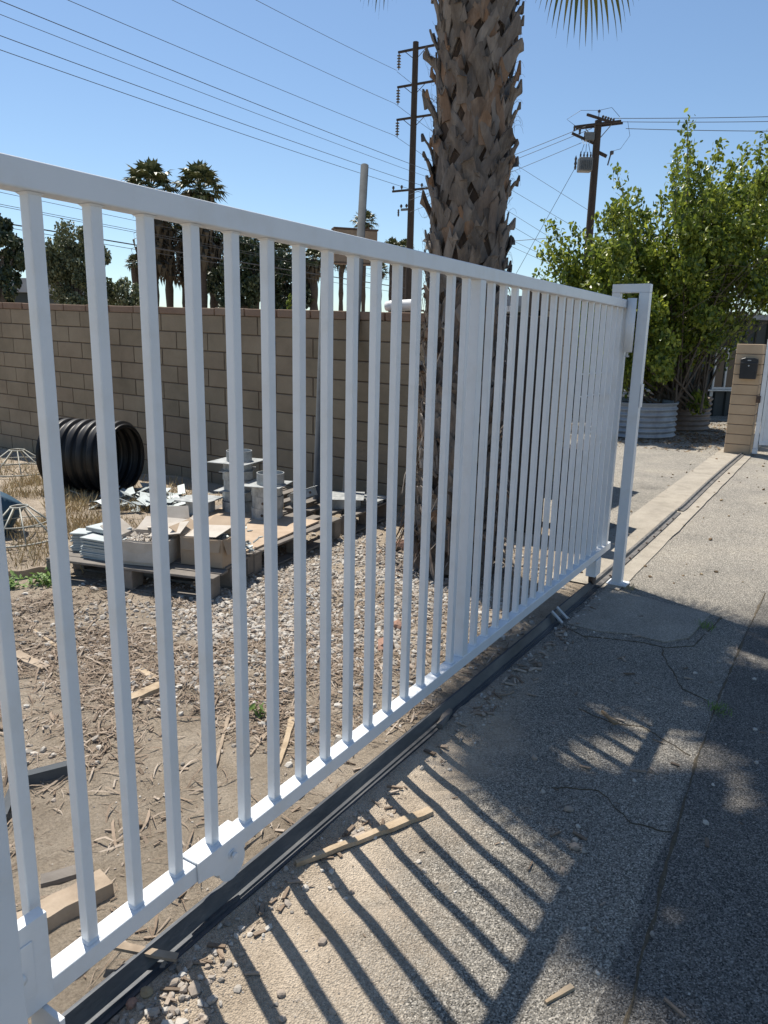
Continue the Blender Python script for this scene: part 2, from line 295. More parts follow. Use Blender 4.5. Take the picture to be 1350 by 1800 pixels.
# ------------------------------------------------------------------ gate track
def profile_run(mb, prof, ys, xo=lambda y: 0, zo=lambda y: 0):
    V = []; k = len(prof)
    for y in ys: V += [(x+xo(y), y, g(y)+z+zo(y)) for x, z in prof]
    F = [(i*k+j, i*k+j+1, (i+1)*k+j+1, (i+1)*k+j) for i in range(len(ys)-1) for j in range(k-1)]
    F += [tuple(range(k))[::-1], tuple((len(ys)-1)*k+j for j in range(k))]; mb.add(V, F)
t = empty('gate_track', 'long dark steel rail with a V-shaped ridge on the ground under the sliding gate', 'gate track')
PR_BASE = [(-.07, -.02), (-.07, .010), (-.052, .010), (-.052, .014), (.010, .014), (.012, .007), (.026, .007), (.026, -.02)]
PR_V = [(-.048, .0145), (-.027, .054), (-.021, .054), (-.002, .0145)]
ys = list(np.arange(.2, 4.01, .2))
mb = MB(); profile_run(mb, PR_BASE, ys); mb.build('base_plate', 'track', t)
mb = MB(); profile_run(mb, PR_V, ys); mb.build('ridge', 'track', t)
mb = MB(); ys = [4.03, 4.4, 4.8]; profile_run(mb, PR_BASE, ys, lambda y: -.006); profile_run(mb, PR_V, ys, lambda y: -.006); mb.build('joint_section', 'track', t)
xk = lambda y: .010*math.sin((y-5)*.9)+.018*max(0, min(1, (y-7.6)/.25))
FR_P = [(-.060, 0), (-.060, .010), (-.036, .010), (-.030, .030), (-.022, .030), (-.014, .010), (.022, .010), (.022, 0)]
mb = MB(); ys = list(np.arange(4.82, 7.71, .1)); profile_run(mb, FR_P, ys, xk, lambda y: .006); mb.build('far_rail', 'farsteel', t)
mb = MB(); ys = list(np.arange(7.715, 13.2, .1)); profile_run(mb, FR_P, ys, xk, lambda y: .006); mb.build('far_rail', 'farsteel', t)
for k_ in range(9):
    y = 5.1+k_*.27; MB().lathe([(0, .012), (.008, .012), (.009, 0)], (.016+xk(y), y, g(y)+.014), 8).build('anchor_bolt', 'rust', t)
for y in (3.97, 4.06): MB().box((.012, y, g(y)+.046), (.09, .03, .008), rot3(0, .75, .15)).build('joint_clip', 'galv', t)
# ------------------------------------------------------------------ sliding gate
ZT, ZB = 1.53+.2456, 1.53-1.3354                       # underside of top rail, top of bottom rail
PS, PY0 = .12805, .8432
gate = empty('sliding_gate', 'long white steel picket gate standing over the ground track', 'gate', loc=(0, 0, 0))
RW = .0508
MB().span((-RW, .45, ZT), (0, 5.03, ZT+.0508)).build('top_rail', 'white', gate, bevel=.004, seg=3)
MB().span((-RW, .45, ZB-.0506), (0, 5.10, ZB)).build('bottom_rail', 'white', gate, bevel=.004, seg=3)
PW = .0275
def picket(y0, w=PW, name='picket', depth=None):
    d = depth or w; xc = -.0135-PW/2
    mb = MB().span((xc-d/2, y0, ZB+.0005), (xc+d/2, y0+w, ZT-.0005)); yc = y0+w/2
    for zz, s_ in ((ZB+.0006, 1), (ZT-.0006, -1)):
        a = w/2+.005; b = w/2-.002; ax_ = d/2+.005; bx = d/2-.002; z2 = zz+.006*s_
        if abs(xc)+ax_ > RW: ax_ = d/2; bx = d/2-.002
        V = [(xc-ax_, yc-a, zz), (xc+ax_, yc-a, zz), (xc+ax_, yc+a, zz), (xc-ax_, yc+a, zz), (xc-bx, yc-b, z2), (xc+bx, yc-b, z2), (xc+bx, yc+b, z2), (xc-bx, yc+b, z2)]
        mb.add(V, [(0, 1, 5, 4), (1, 2, 6, 5), (2, 3, 7, 6), (3, 0, 4, 7)])
    mb.build(name, 'white', gate, bevel=.003, seg=2)
for n_ in range(-2, 15): picket(PY0+n_*PS)
yp = PY0+14*PS+.092
picket(yp, .051, 'frame_post', .0495)
y = yp+.143
k = 0
while y < 4.93: picket(y); y += PS*.985; k += 1
picket(4.975, .051, 'frame_post', .0495); picket(.46, .051, 'frame_post', .0495)
# small latch plates behind the far pickets
MB().span((-.052, 4.28, 1.24), (-.047, 4.80, 1.248)).span((-.052, 4.28, 1.37), (-.047, 4.80, 1.378)).build('latch_plate', 'white', gate, bevel=.001)
# wheel carriage near the camera
def disc(c, r, w, axis, n=28, prof=None): return MB().lathe([(0, -w/2), (r*.92, -w/2), (r, -w/2+.002), (r, w/2-.002), (r*.92, w/2), (0, w/2)], c, n, axis)
YW = 1.245
mb = MB()
out = [(-.088, ZB+.009), (.088, ZB+.009), (.088, ZB-.05), (.062, ZB-.058), (.0, ZB-.078), (-.022, ZB-.074), (-.036, ZB-.062), (-.060, ZB-.056), (-.088, ZB-.052)]
for x0, x1 in ((.001, .007), (-.0575, -.0515)):
    k = len(out); mb.add([(x0, YW+a, z) for a, z in out]+[(x1, YW+a, z) for a, z in out], [tuple(range(k))[::-1], tuple(range(k, 2*k))]+[(i, (i+1) % k, (i+1) % k+k, i+k) for i in range(k)])
mb.span((-.0514, YW-.088, ZB+.003), (.0009, YW+.088, ZB+.0088))
wb = mb.build('wheel_bracket', 'white', gate, bevel=.0012)
MB().lathe([(0, -.014), (.050, -.014), (.050, -.011), (.042, -.002), (.042, .002), (.050, .011), (.050, .014), (0, .014)], (-.008, YW+.036, ZB-.070), 32, (1, 0, 0)).build('wheel', 'white', wb, smooth=False)
MB().lathe([(0, .006), (.009, .006), (.0095, 0), (.0095, -.002)], (.0165, YW+.034, ZB-.040), 6, (1, 0, 0)).lathe([(0, .002), (.014, .002), (.014, -.002)], (.0085, YW+.034, ZB-.040), 16, (1, 0, 0)).build('bolt', 'white', wb)
# bracket at the near end
mb = MB(); mb.span((.0005, .56, ZB-.016), (.030, .727, ZB+.195)).span((.0302, .565, ZB+.03), (.0335, .69, ZB+.155)); e_ = mb.build('end_bracket', 'white', gate, bevel=.002, seg=2)
MB().lathe([(0, .012), (.011, .011), (.012, .004), (.012, 0)], (.0340, .655, ZB+.09), 20, (1, 0, 0)).build('bolt', 'white', e_, smooth=True)
# rear wheel box under the far end
hb = MB().span((-.06, 4.74, 1.53-1.505), (.006, 4.86, ZB-.052)).build('wheel_housing', 'white', gate, bevel=.003)
MB().lathe([(0, -.015), (.045, -.015), (.036, 0), (.045, .015), (0, .015)], (-.028, 4.80, g(4.8)+.074), 24, (1, 0, 0)).build('wheel', 'rust', hb)
# ------------------------------------------------------------------ guide posts
def guide(y, label, far):
    p = empty('guide_post', label, 'gate post', loc=(0, 0, 0)); z0 = g(y)
    MB().span((.060, y-.033, z0+.012), (.125, y+.033, 1.872)).build('post', 'white', p, bevel=.003, seg=2)
    MB().span((-.112, y-.031, .9), (-.06, y+.031, 1.872)).build('rear_post', 'white', p, bevel=.003, seg=2)
    MB().span((-.112, y-.033, 1.8725), (.125, y+.033, 1.925)).build('top_bar', 'white', p, bevel=.003, seg=2)
    MB().span((.03, y-.06, z0+.004), (.165, y+.06, z0+.014)).build('foot_plate', 'white', p, bevel=.001)
    r = MB().tube([(.028, y-.06, 1.50), (.028, y-.06, 1.835)], .029, 24).build('guide_roller', 'white', p, smooth=False)
    for q in r.data.polygons: q.use_smooth = len(q.vertices) == 4
    MB().tube([(.028, y-.06, 1.47), (.028, y-.06, 1.499)], .008, 8).lathe([(0, -.005), (.014, -.005), (.014, .005), (0, .005)], (.028, y-.06, 1.475), 6).build('roller_bolt', 'galv', r)
    return p
pf = guide(5.0, 'white steel post with top bridge and roller at the far end of the gate', True)
MB().span((.128, 4.965, 1.15), (.132, 5.035, 1.30)).build('lock_plate', 'white', pf)
pn = guide(.583, 'white steel post at the near end of the white gate, cropped by the photo', False)
MB().span((-.02, .70, g(.7)), (.085, .712, .174)).build('end_stop', 'white', pn, bevel=.001)
# ------------------------------------------------------------------ block wall
WY = 5.95; CH, BL = .191, .48; SL = -.0218
def wall_section(name, label, origin, ang, length, top0, slope, ncourse, mblock, mcap, depth=.19, caps=True, off=0.):
    w = empty(name, label, 'wall', loc=tuple(origin)); w.rotation_euler = (0, 0, ang)
    mbk = MB(); mt = MB()
    capz = .075
    tz = lambda x: top0+slope*x
    for r in range(ncourse):
        x = -(BL/2 if r % 2 else 0)-off
        while x < length:
            a = max(x+.006, .0); b = min(x+BL-.006, length)
            if b-a > .03:
                zt = lambda q: tz(q)-(capz if caps else 0)-r*CH-.006
                j = rng.uniform(-.002, .002)
                V = [(a, j, zt(a)-CH+.012), (b, j, zt(b)-CH+.012), (b, j, zt(b)), (a, j, zt(a)), (a, .05, zt(a)-CH+.012), (b, .05, zt(b)-CH+.012), (b, .05, zt(b)), (a, .05, zt(a))]
                mbk.add(V, [(0, 1, 2, 3), (5, 4, 7, 6), (4, 0, 3, 7), (1, 5, 6, 2), (3, 2, 6, 7), (4, 5, 1, 0)])
            x += BL
    mbk.build('block_face', mblock, w, bevel=.003)
    hb = ncourse*CH+(capz if caps else 0)
    mt.add([(0, .009, tz(0)-hb), (length, .009, tz(length)-hb), (length, .009, tz(length)-capz*(caps)), (0, .009, tz(0)-capz*caps), (0, depth, tz(0)-hb), (length, depth, tz(length)-hb), (length, depth, tz(length)-capz*caps), (0, depth, tz(0)-capz*caps)], [(0, 1, 2, 3), (5, 4, 7, 6), (4, 0, 3, 7), (1, 5, 6, 2), (3, 2, 6, 7)])
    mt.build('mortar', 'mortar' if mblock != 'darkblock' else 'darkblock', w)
    if caps:
        mc = MB(); x = -.2
        while x < length:
            a = max(x, 0); b = min(x+.42, length); j = rng.uniform(-.004, .004); ja = rng.uniform(-.004, .004)
            if b-a > .05: mc.add([(a+.004, -.012+j, tz(a)-capz), (b-.004, -.012+j, tz(b)-capz), (b-.004, -.012+j, tz(b)+ja), (a+.004, -.012+j, tz(a)+ja), (a+.004, depth+.01, tz(a)-capz), (b-.004, depth+.01, tz(b)-capz), (b-.004, depth+.01, tz(b)+ja), (a+.004, depth+.01, tz(a)+ja)], [(0, 1, 2, 3), (5, 4, 7, 6), (4, 0, 3, 7), (1, 5, 6, 2), (3, 2, 6, 7), (4, 5, 1, 0)])
            x += .43
        mc.build('cap', mcap, w, bevel=.005)
    return w
WX0 = -16.
wall_section('dark_wall', 'added near-black block stub standing in for shade low between the farthest gate bars', (-.52, 5.97, 0), math.pi/2, .9, .70, -.01, 4, 'darkblock', 'darkblock')  # added stub; its near-black colour stands in for shade behind the bars
wall_section('block_wall', 'long tan concrete block wall with brown caps across the back of the dirt yard', (WX0, WY, 0), 0, 14.55, 1.80+(-2.58-WX0)*.0218, -.0218, 12, 'block', 'cap')
wall_section('dark_wall', 'near-black low block wall between the palm trunk and the gate end', (-1.44, WY+.02, 0), 0, .56, 1.775, -.02, 10, 'darkblock', 'darkblock')  # short wall section in the near-black block colour
wall_section('side_wall', 'taller brown block wall running along behind the far end of the gate', (-1.6, 7.75, 0), math.pi/2, 1.3, 2.17, .012, 12, 'block', 'block')
# ------------------------------------------------------------------ palm trunk in the yard
PX, PY = -1.00, 4.63; PZ0 = -.07; PTOP = 5.75
palm = empty('palm_tree', 'thick fan palm trunk covered in criss-cross old leaf bases just behind the gate', 'palm tree', loc=(0, 0, 0))
def prad(z): return .225+.05*max(0, 1-z/1.6)**1.3-.012*max(0, z-2.5)
mb = MB(); V = []; F = []; n = 28; zs = np.linspace(-.15, PTOP, 60)
for i, z in enumerate(zs):
    for j in range(n):
        a = 2*math.pi*j/n; r = prad(z)*(1+.05*noise.noise((math.cos(a)*3, math.sin(a)*3, z*4))); V.append((PX+r*math.cos(a), PY+r*math.sin(a), z))
for i in range(len(zs)-1):
    for j in range(n): F.append((i*n+j, i*n+(j+1) % n, (i+1)*n+(j+1) % n, (i+1)*n+j))
mb.add(V, F); mb.build('trunk', 'trunk', palm, smooth=True)
mb = MB(); R2 = random.Random(11)
def strap(mb, th0, z0, th1, z1, w0, w1, lift0, lift1, curl, thick, seg=5):
    """a leaf-base strap hugging the trunk from (th0,z0) low to (th1,z1) high"""
    V = []; L = math.hypot((th1-th0)*.24, z1-z0); dx = (th1-th0)*.24/L; dz = (z1-z0)/L
    for i in range(seg+1):
        t = i/seg; th = th0+(th1-th0)*t; z = z0+(z1-z0)*t; w = w0+(w1-w0)*t; lf = lift0+(lift1-lift0)*t**1.6
        ragged = 0
        for sgn in (-1, -.35, .35, 1):
            bow = curl*(1-sgn*sgn)
            tt = th+sgn*w/2*dz/.24; zz = z-sgn*w/2*dx+ragged+(R2.uniform(-.05, .04) if i == seg else R2.uniform(-.004, .004))
            r = prad(z)+.004+lf+bow
            V.append((PX+r*math.cos(tt), PY+r*math.sin(tt), zz))
    k = len(V)
    V2 = [(PX+(math.hypot(x-PX, y-PY)-thick)*math.cos(math.atan2(y-PY, x-PX)), PY+(math.hypot(x-PX, y-PY)-thick)*math.sin(math.atan2(y-PY, x-PX)), z) for x, y, z in V]
    F = []
    for i in range(seg):
        for j in range(3):
            a = i*4+j; F.append((a, a+1, a+5, a+4)); F.append((k+a+1, k+a, k+a+4, k+a+5))
        F.append((i*4, i*4+4, k+i*4+4, k+i*4)); F.append((i*4+3, k+i*4+3, k+i*4+7, i*4+7))
    F.append((seg*4, seg*4+1, k+seg*4+1, k+seg*4)); F.append((seg*4+1, seg*4+2, k+seg*4+2, k+seg*4+1)); F.append((seg*4+2, seg*4+3, k+seg*4+3, k+seg*4+2))
    mb.add(V+V2, F)
z = .02; row = 0
while z < 5.5:
    N = 9
    for i in range(N):
        th = 2*math.pi*(i+.5*(row % 2))/N+R2.uniform(-.1, .1)+row*.07; zz = z+R2.uniform(-.03, .03); q = R2.random()
        sp = R2.uniform(.22, .50); ln = R2.uniform(.13, .27)
        lf = R2.uniform(.018, .05)
        if q < .18: lf = R2.uniform(.055, .09)
        if q < .9: strap(mb, th-sp, zz-ln*.55, th+.13, zz+ln*.45, R2.uniform(.06, .14), R2.uniform(.035, .10), .0, lf, R2.uniform(.003, .012), .012)
        if q > .08: strap(mb, th+sp, zz-ln*.55+R2.uniform(-.02, .02), th-.12, zz+ln*.42, R2.uniform(.05, .12), R2.uniform(.03, .09), .006, lf*R2.uniform(.5, 1.3), R2.uniform(.003, .012), .012)
        if q > .72: strap(mb, th, zz-ln*.1, th+R2.uniform(-.15, .15), zz+ln*.75, R2.uniform(.06, .09), R2.uniform(.035, .07), .02, R2.uniform(.05, .10), .006, .012)
    z += R2.uniform(.105, .135); row += 1
mb.build('leaf_bases', 'boot', palm)
# loose fibres curling off the trunk
mb = MB()
for i in range(900):
    th = R2.uniform(0, 6.28); z = R2.uniform(.1, 5.4); r = prad(z)+.03; pts = []
    d = R2.uniform(-.6, .6); up = R2.uniform(-.05, .05); L = R2.uniform(.03, .13)
    for k in range(5):
        t = k/4; rr = r+L*t*(1-.35*t); a = th+d*t*t*.5; pts.append((PX+rr*math.cos(a), PY+rr*math.sin(a), z+up*t+.04*math.sin(t*3+th)))
    mb.tube(pts, [.0013*(1-.6*k/4) for k in range(5)], 3, cap=False)
mb.build('fibres', 'fibre', palm)['kind'] = 'stuff'
# ragged dead straps at the foot of the trunk
mb = MB()
for i in range(420):
    th = R2.uniform(0, 6.28); z0 = R2.uniform(.0, 1.9) if i > 90 else R2.uniform(0, .6); L = R2.uniform(.08, .30)*(1-.3*z0); r = prad(z0)+.02; w = R2.uniform(.012, .05); pts = []
    a2 = th+R2.uniform(-.5, .5); V = []
    for k in range(6):
        t = k/5; rr = r+L*t*.7; zz = z0+.1*math.sin(t*2.6)-.25*t*t*L*3*R2.uniform(.7, 1.2); a = th+(a2-th)*t
        for s_ in (-1, 1): V.append((PX+rr*math.cos(a)-s_*w*(1-.7*t)*math.sin(a)*.5, PY+rr*math.sin(a)+s_*w*(1-.7*t)*math.cos(a)*.5, max(zz, -.05)+.006*s_))
    mb.add(V, [(2*k, 2*k+1, 2*k+3, 2*k+2) for k in range(5)])
mb.build('dead_straps', 'boot', palm)
# crown: real fans on petioles, some of them drooping low over the gate
def fan_frond(mb, base, cen, size, droop=.5, nseg=34, spread=2.6, seed=0, normal_up=None):
    rr = random.Random(seed); b = Vector(base); c = Vector(cen); ax = (c-b).normalized()
    mid = b.lerp(c, .5)+Vector((0, 0, .12*(c-b).length))
    mb.tube([b, b.lerp(mid, .6), mid, mid.lerp(c, .6), c], [.022, .018, .014, .012, .009], 5)
    side = ax.cross(Vector((0, 0, 1)));
    if side.length < .1: side = Vector((1, 0, 0))
    side.normalize(); nrm = side.cross(ax).normalized()
    for i in range(nseg):
        f = (i+.5)/nseg-.5; a = f*spread*2; L = size*(1-.28*abs(f*2)**2)*rr.uniform(.92, 1.05)
        d = (ax*math.cos(a)+side*math.sin(a)).normalized(); pw = size*math.sin(spread/nseg)*1.05
        prev = None; V = []; p = c.copy(); dd = d.copy(); K = 7
        for k in range(K+1):
            t = k/K; w = pw*min(1, .2+t*2)*(1 if t < .5 else max(.03, 1-(t-.5)*1.95))*.5
            tang = d.cross(nrm).normalized(); fold = .35*w*(1 if i % 2 else -1)
            V += [tuple(p-tang*w+nrm*fold), tuple(p+tang*w-nrm*fold)]
            dd = (d+Vector((0, 0, -1))*droop*(max(0, t-.35)*2.0)**1.5).normalized(); p = p+dd*(L/K)
        mb.add(V, [(2*k, 2*k+1, 2*k+3, 2*k+2) for k in range(K)])
HZ = 5.7; heart = (PX, PY, HZ)
FR = []
rf = random.Random(5)
def shade_to(x, y, h):   # where a fan at height h must hang to shade ground point (x, y)
    k = h/math.tan(SEL); return (x+math.cos(SAZ)*k, y+math.sin(SAZ)*k, h)
targets = []
for ix in range(6):
    for iy in range(9):
        x = .26+ix*.40+rf.uniform(-.1, .1); y = 1.55+iy*.36+rf.uniform(-.1, .1)
        lim = 2.65-(x-.2)*1.05 if x < 1.1 else 1.62
        if y < lim or y > 4.12-.12*x or math.hypot((x-.78)/1.5, y-2.85) < .24 or (x < .5 and rf.random() < .1): continue
        targets.append((x, y, 4.75+.45*x+rf.uniform(-.2, .5)))
targets += [(.15, 4.2, 5.0), (.4, 4.28, 5.1), (.64, 4.3, 5.2), (.28, 4.5, 5.3), (.55, 4.48, 5.3), (.62, 4.05, 5.6), (.85, 4.25, 5.5), (.3, 4.05, 5.8), (1.0, 2.35, 5.9), (1.35, 2.9, 5.9), (1.6, 2.2, 6.0), (.75, 3.7, 6.0), (.18, 2.75, 4.6), (.15, 3.15, 4.7), (.12, 3.55, 4.8), (.3, 3.85, 5.0), (.48, 2.4, 4.9), (.45, 3.4, 5.2), (.55, 3.8, 5.4), (.35, 2.95, 5.3), (1.5, 1.35, 5.4), (1.9, 1.35, 5.6)]
for i, (x, y, h) in enumerate(targets): FR.append((shade_to(x, y, h), rf.uniform(.46, .60)))
for i in range(9):
    a = rf.uniform(-.6, 2.6); r = rf.uniform(1.0, 1.5); FR.append(((PX+r*math.cos(a)*.9, PY+abs(r*math.sin(a)), HZ+rf.uniform(.5, 1.4)), .75))
for i, (c, s_) in enumerate(FR):
    mb = MB(); b = Vector(heart)+(Vector(c)-Vector(heart)).normalized()*.16
    fan_frond(mb, b, c, s_, droop=rf.uniform(.3, .8), seed=i); mb.build('frond', 'frond', palm)
# the low drooping fan whose tips enter the top of the picture
tip = at(1035, 75, 4.7); mb = MB(); c = at(1026, -150, 4.75)
fan_frond(mb, Vector(heart), c, .76, droop=1.4, nseg=40, spread=1.9, seed=77); mb.build('frond', 'frond', palm)
mb = MB(); fan_frond(mb, Vector(heart), at(690, -170, 4.6), .60, droop=1.2, nseg=30, spread=1.8, seed=78); mb.build('frond', 'frond', palm)
# ------------------------------------------------------------------ scrap yard
# big black corrugated pipe
ax = Vector((.936, .30, 0)).normalized(); pc = Vector((-4.93, 4.96, g(5)+.385))
prof = []; Lp = .78; R0 = .375
for i in range(97):
    t = i/96; zz = -Lp+Lp*t; ph = (t*6.5) % 1; rr = R0-.034+.034*(1/(1+math.exp(-(math.cos(2*math.pi*ph)+.2)*6))); prof.append((rr, zz))
inner = [(r-.035 if True else r, z) for r, z in prof][::-1]
o = MB().lathe(prof+[(prof[-1][0]-.014, .004)]+inner, tuple(pc), 64, tuple(ax)).build('corrugated_pipe', 'blackplastic', smooth=True)
tag(o, 'large black corrugated drain pipe lying open-ended in front of the block wall', 'drain pipe')
# wire cone frames
def wire_cone(c, r, h, label, nleg=9, tilt=(0, 0)):
    mb = MB(); c = Vector(c); Rm = Matrix.Rotation(tilt[0], 3, 'X')@Matrix.Rotation(tilt[1], 3, 'Y')
    def circ(rad, z, n=36): return [c+Rm@Vector((rad*math.cos(2*math.pi*i/n), rad*math.sin(2*math.pi*i/n), z)) for i in range(n)]
    e_ = empty('wire_cone_frame', label, 'wire frame', 'wire cone frames in the dry grass')
    MB().tube(circ(r, .012), .008, 6, closed=True).build('base_ring', 'paintwire', e_, smooth=True)
    MB().tube(circ(r*.2, h), .008, 6, closed=True).build('top_ring', 'paintwire', e_, smooth=True)
    MB().tube(circ(r*.62, h*.5), .005, 6, closed=True).build('middle_ring', 'paintwire', e_, smooth=True)
    for i in range(nleg):
        a = 2*math.pi*i/nleg+.2; MB().tube([c+Rm@Vector((r*math.cos(a), r*math.sin(a), .012)), c+Rm@Vector((r*.2*math.cos(a), r*.2*math.sin(a), h))], .0065, 6).build('spoke', 'paintwire', e_, smooth=True)
M['paintwire'] = mat('pale_painted_wire', [(.24, .24, .21), (.36, .36, .31)], 20, .5)
c1 = ground_px(42, 832); wire_cone((c1[0]-.1, c1[1], c1[2]+.02), .42, .25, 'pale wire cone frame standing farther back near the black pipe')
c2 = ground_px(42, 952); wire_cone((c2[0], c2[1], c2[2]+.02), .31, .25, 'pale wire cone frame lying nearer the gate beside the steel plates', tilt=(.03, -.04))
# blue drum on its side
p = ground_px(-34, 946); o = MB().lathe([(0, -.2), (.15, -.2), (.165, -.19), (.165, -.1), (.172, -.09), (.165, -.08), (.165, .08), (.172, .09), (.165, .1), (.165, .19), (.12, .2), (.05, .21), (0, .21)], (p[0]-.05, p[1]+.14, p[2]+.13), 28, (.2, .5, .85)).build('plastic_drum', 'blue', smooth=True)
tag(o, 'blue plastic drum leaning in the grass behind the nearer wire frame', 'drum')
# pallets: local x along width, y depth
def pallet(name, label, corner, ang, Lx, Ly, H=.13, group=None, boards=6, ply=None):
    p = empty(name, label, 'pallet', group, loc=corner); p.rotation_euler = (0, 0, ang); bt = .016; st = H-2*bt
    rr = random.Random(int(Lx*100+Ly*7))
    gap = (Ly-.09)/(boards-1)
    for i in range(boards):
        mb = MB(); y = i*gap; w = .09 if gap > .1 else gap*.85
        mb.box((Lx/2+rr.uniform(-.01, .01), y+w/2, H-bt/2+rr.uniform(-.002, .002)), (Lx, w, bt), rot3(rr.uniform(-.02, .02), rr.uniform(-.008, .008), rr.uniform(-.012, .012))); mb.build('deck_board', 'greywood', p, bevel=.002)
    for i in range(3):
        for j in range(3):
            MB().box((.05+i*(Lx-.1)/2, .06+j*(Ly-.12)/2, bt+st/2), (.09, .11, st-.001), rot3(0, 0, rr.uniform(-.06, .06))).build('block', 'greywood', p, bevel=.003)
    for j in range(3): MB().box((Lx/2, .06+j*(Ly-.12)/2, bt/2), (Lx, .09, bt), rot3(0, 0, rr.uniform(-.01, .01))).build('bottom_board', 'greywood', p, bevel=.002)
    return p
PA = np.array([-2.99, 2.72, g(2.8)-.005]); PB = np.array([-1.84, 3.06, g(3)-.005]); ang1 = math.atan2(PB[1]-PA[1], PB[0]-PA[0]); L1 = float(np.hypot(*(PB-PA)[:2]))
pal1 = pallet('pallet', 'weathered grey pallet nearest the gate, carrying steel plates and cardboard boxes', tuple(PA), ang1, L1, .62, .155)
def on1(lx, ly, lz=0):  # a point on the front pallet
    v = rotz(ang1)@np.array([lx, ly, 0]); return PA+v+np.array([0, 0, .155+lz])
# second pallet behind, running back towards the wall, with plywood
PC = np.array([-1.98, 3.62, g(4)-.005]); ang2 = math.atan2(5.30-3.62, -2.16+1.98)
pal2 = pallet('pallet', 'long timber pallet under the plywood sheet in the middle of the scrap', tuple(PC+np.array([-.02, 0, 0])), ang2, 1.22, 1.15, .17, boards=7)
o = MB().box((0, 0, 0), (1.0, .95, .014)).build('plywood_sheet', 'ply', bevel=.002); v = rotz(ang2)@np.array([.47, .55, 0]); o.location = tuple(PC+v+np.array([0, 0, .17+.0095])); o.rotation_euler = (0, 0, ang2+.03)
tag(o, 'tan plywood sheet lying flat on the middle pallet', 'plywood')
PD = PC+rotz(ang2)@np.array([1.30, -.03, 0]); pal3 = pallet('pallet', 'timber pallet farthest from the gate, next to the block wall and galvanised pole', tuple(PD), ang2, .78, 1.25, .17, boards=7)
def on2(lx, ly, lz=0): return PC+rotz(ang2)@np.array([lx, ly, 0])+np.array([0, 0, .17+lz])
# stacks of steel plates on the front pallet
def plate_stack(name, lx, ly, nmb, w, l, t, ang, label, jit=.012, top=None):
    e_ = empty(name, label, 'steel plates', 'stacks of steel plates on the front pallet', loc=tuple(on1(lx, ly, 0))); e_.rotation_euler = (0, 0, ang1+ang); rr = random.Random(int(lx*1000))
    z = .0015
    for i in range(nmb):
        dx = rr.uniform(-jit, jit); dy = rr.uniform(-jit, jit)
        MB().box((dx, dy, z+t/2), (l, w, t), rot3(0, 0, rr.uniform(-.05, .05))).build('plate', 'scrapsteel', e_, bevel=.001); z += t+.0012
    return z
plate_stack('plate_stack', .36, .17, 13, .16, .30, .0092, -.12, 'taller stack of flat grey steel plates at the left end of the front pallet')
plate_stack('plate_stack', .14, .30, 12, .14, .22, .0092, .25, 'lower stack of grey steel plates behind the taller stack, left edge of pallet')
o = MB().box((0, 0, 0), (.30, .14, .028)).build('steel_block', 'scrapsteel', bevel=.003); o.location = tuple(on1(.30, .27, .160)); o.rotation_euler = (.02, -.03, ang1-.3)
tag(o, 'thick steel bar lying on top of the plate stacks', 'steel bar')
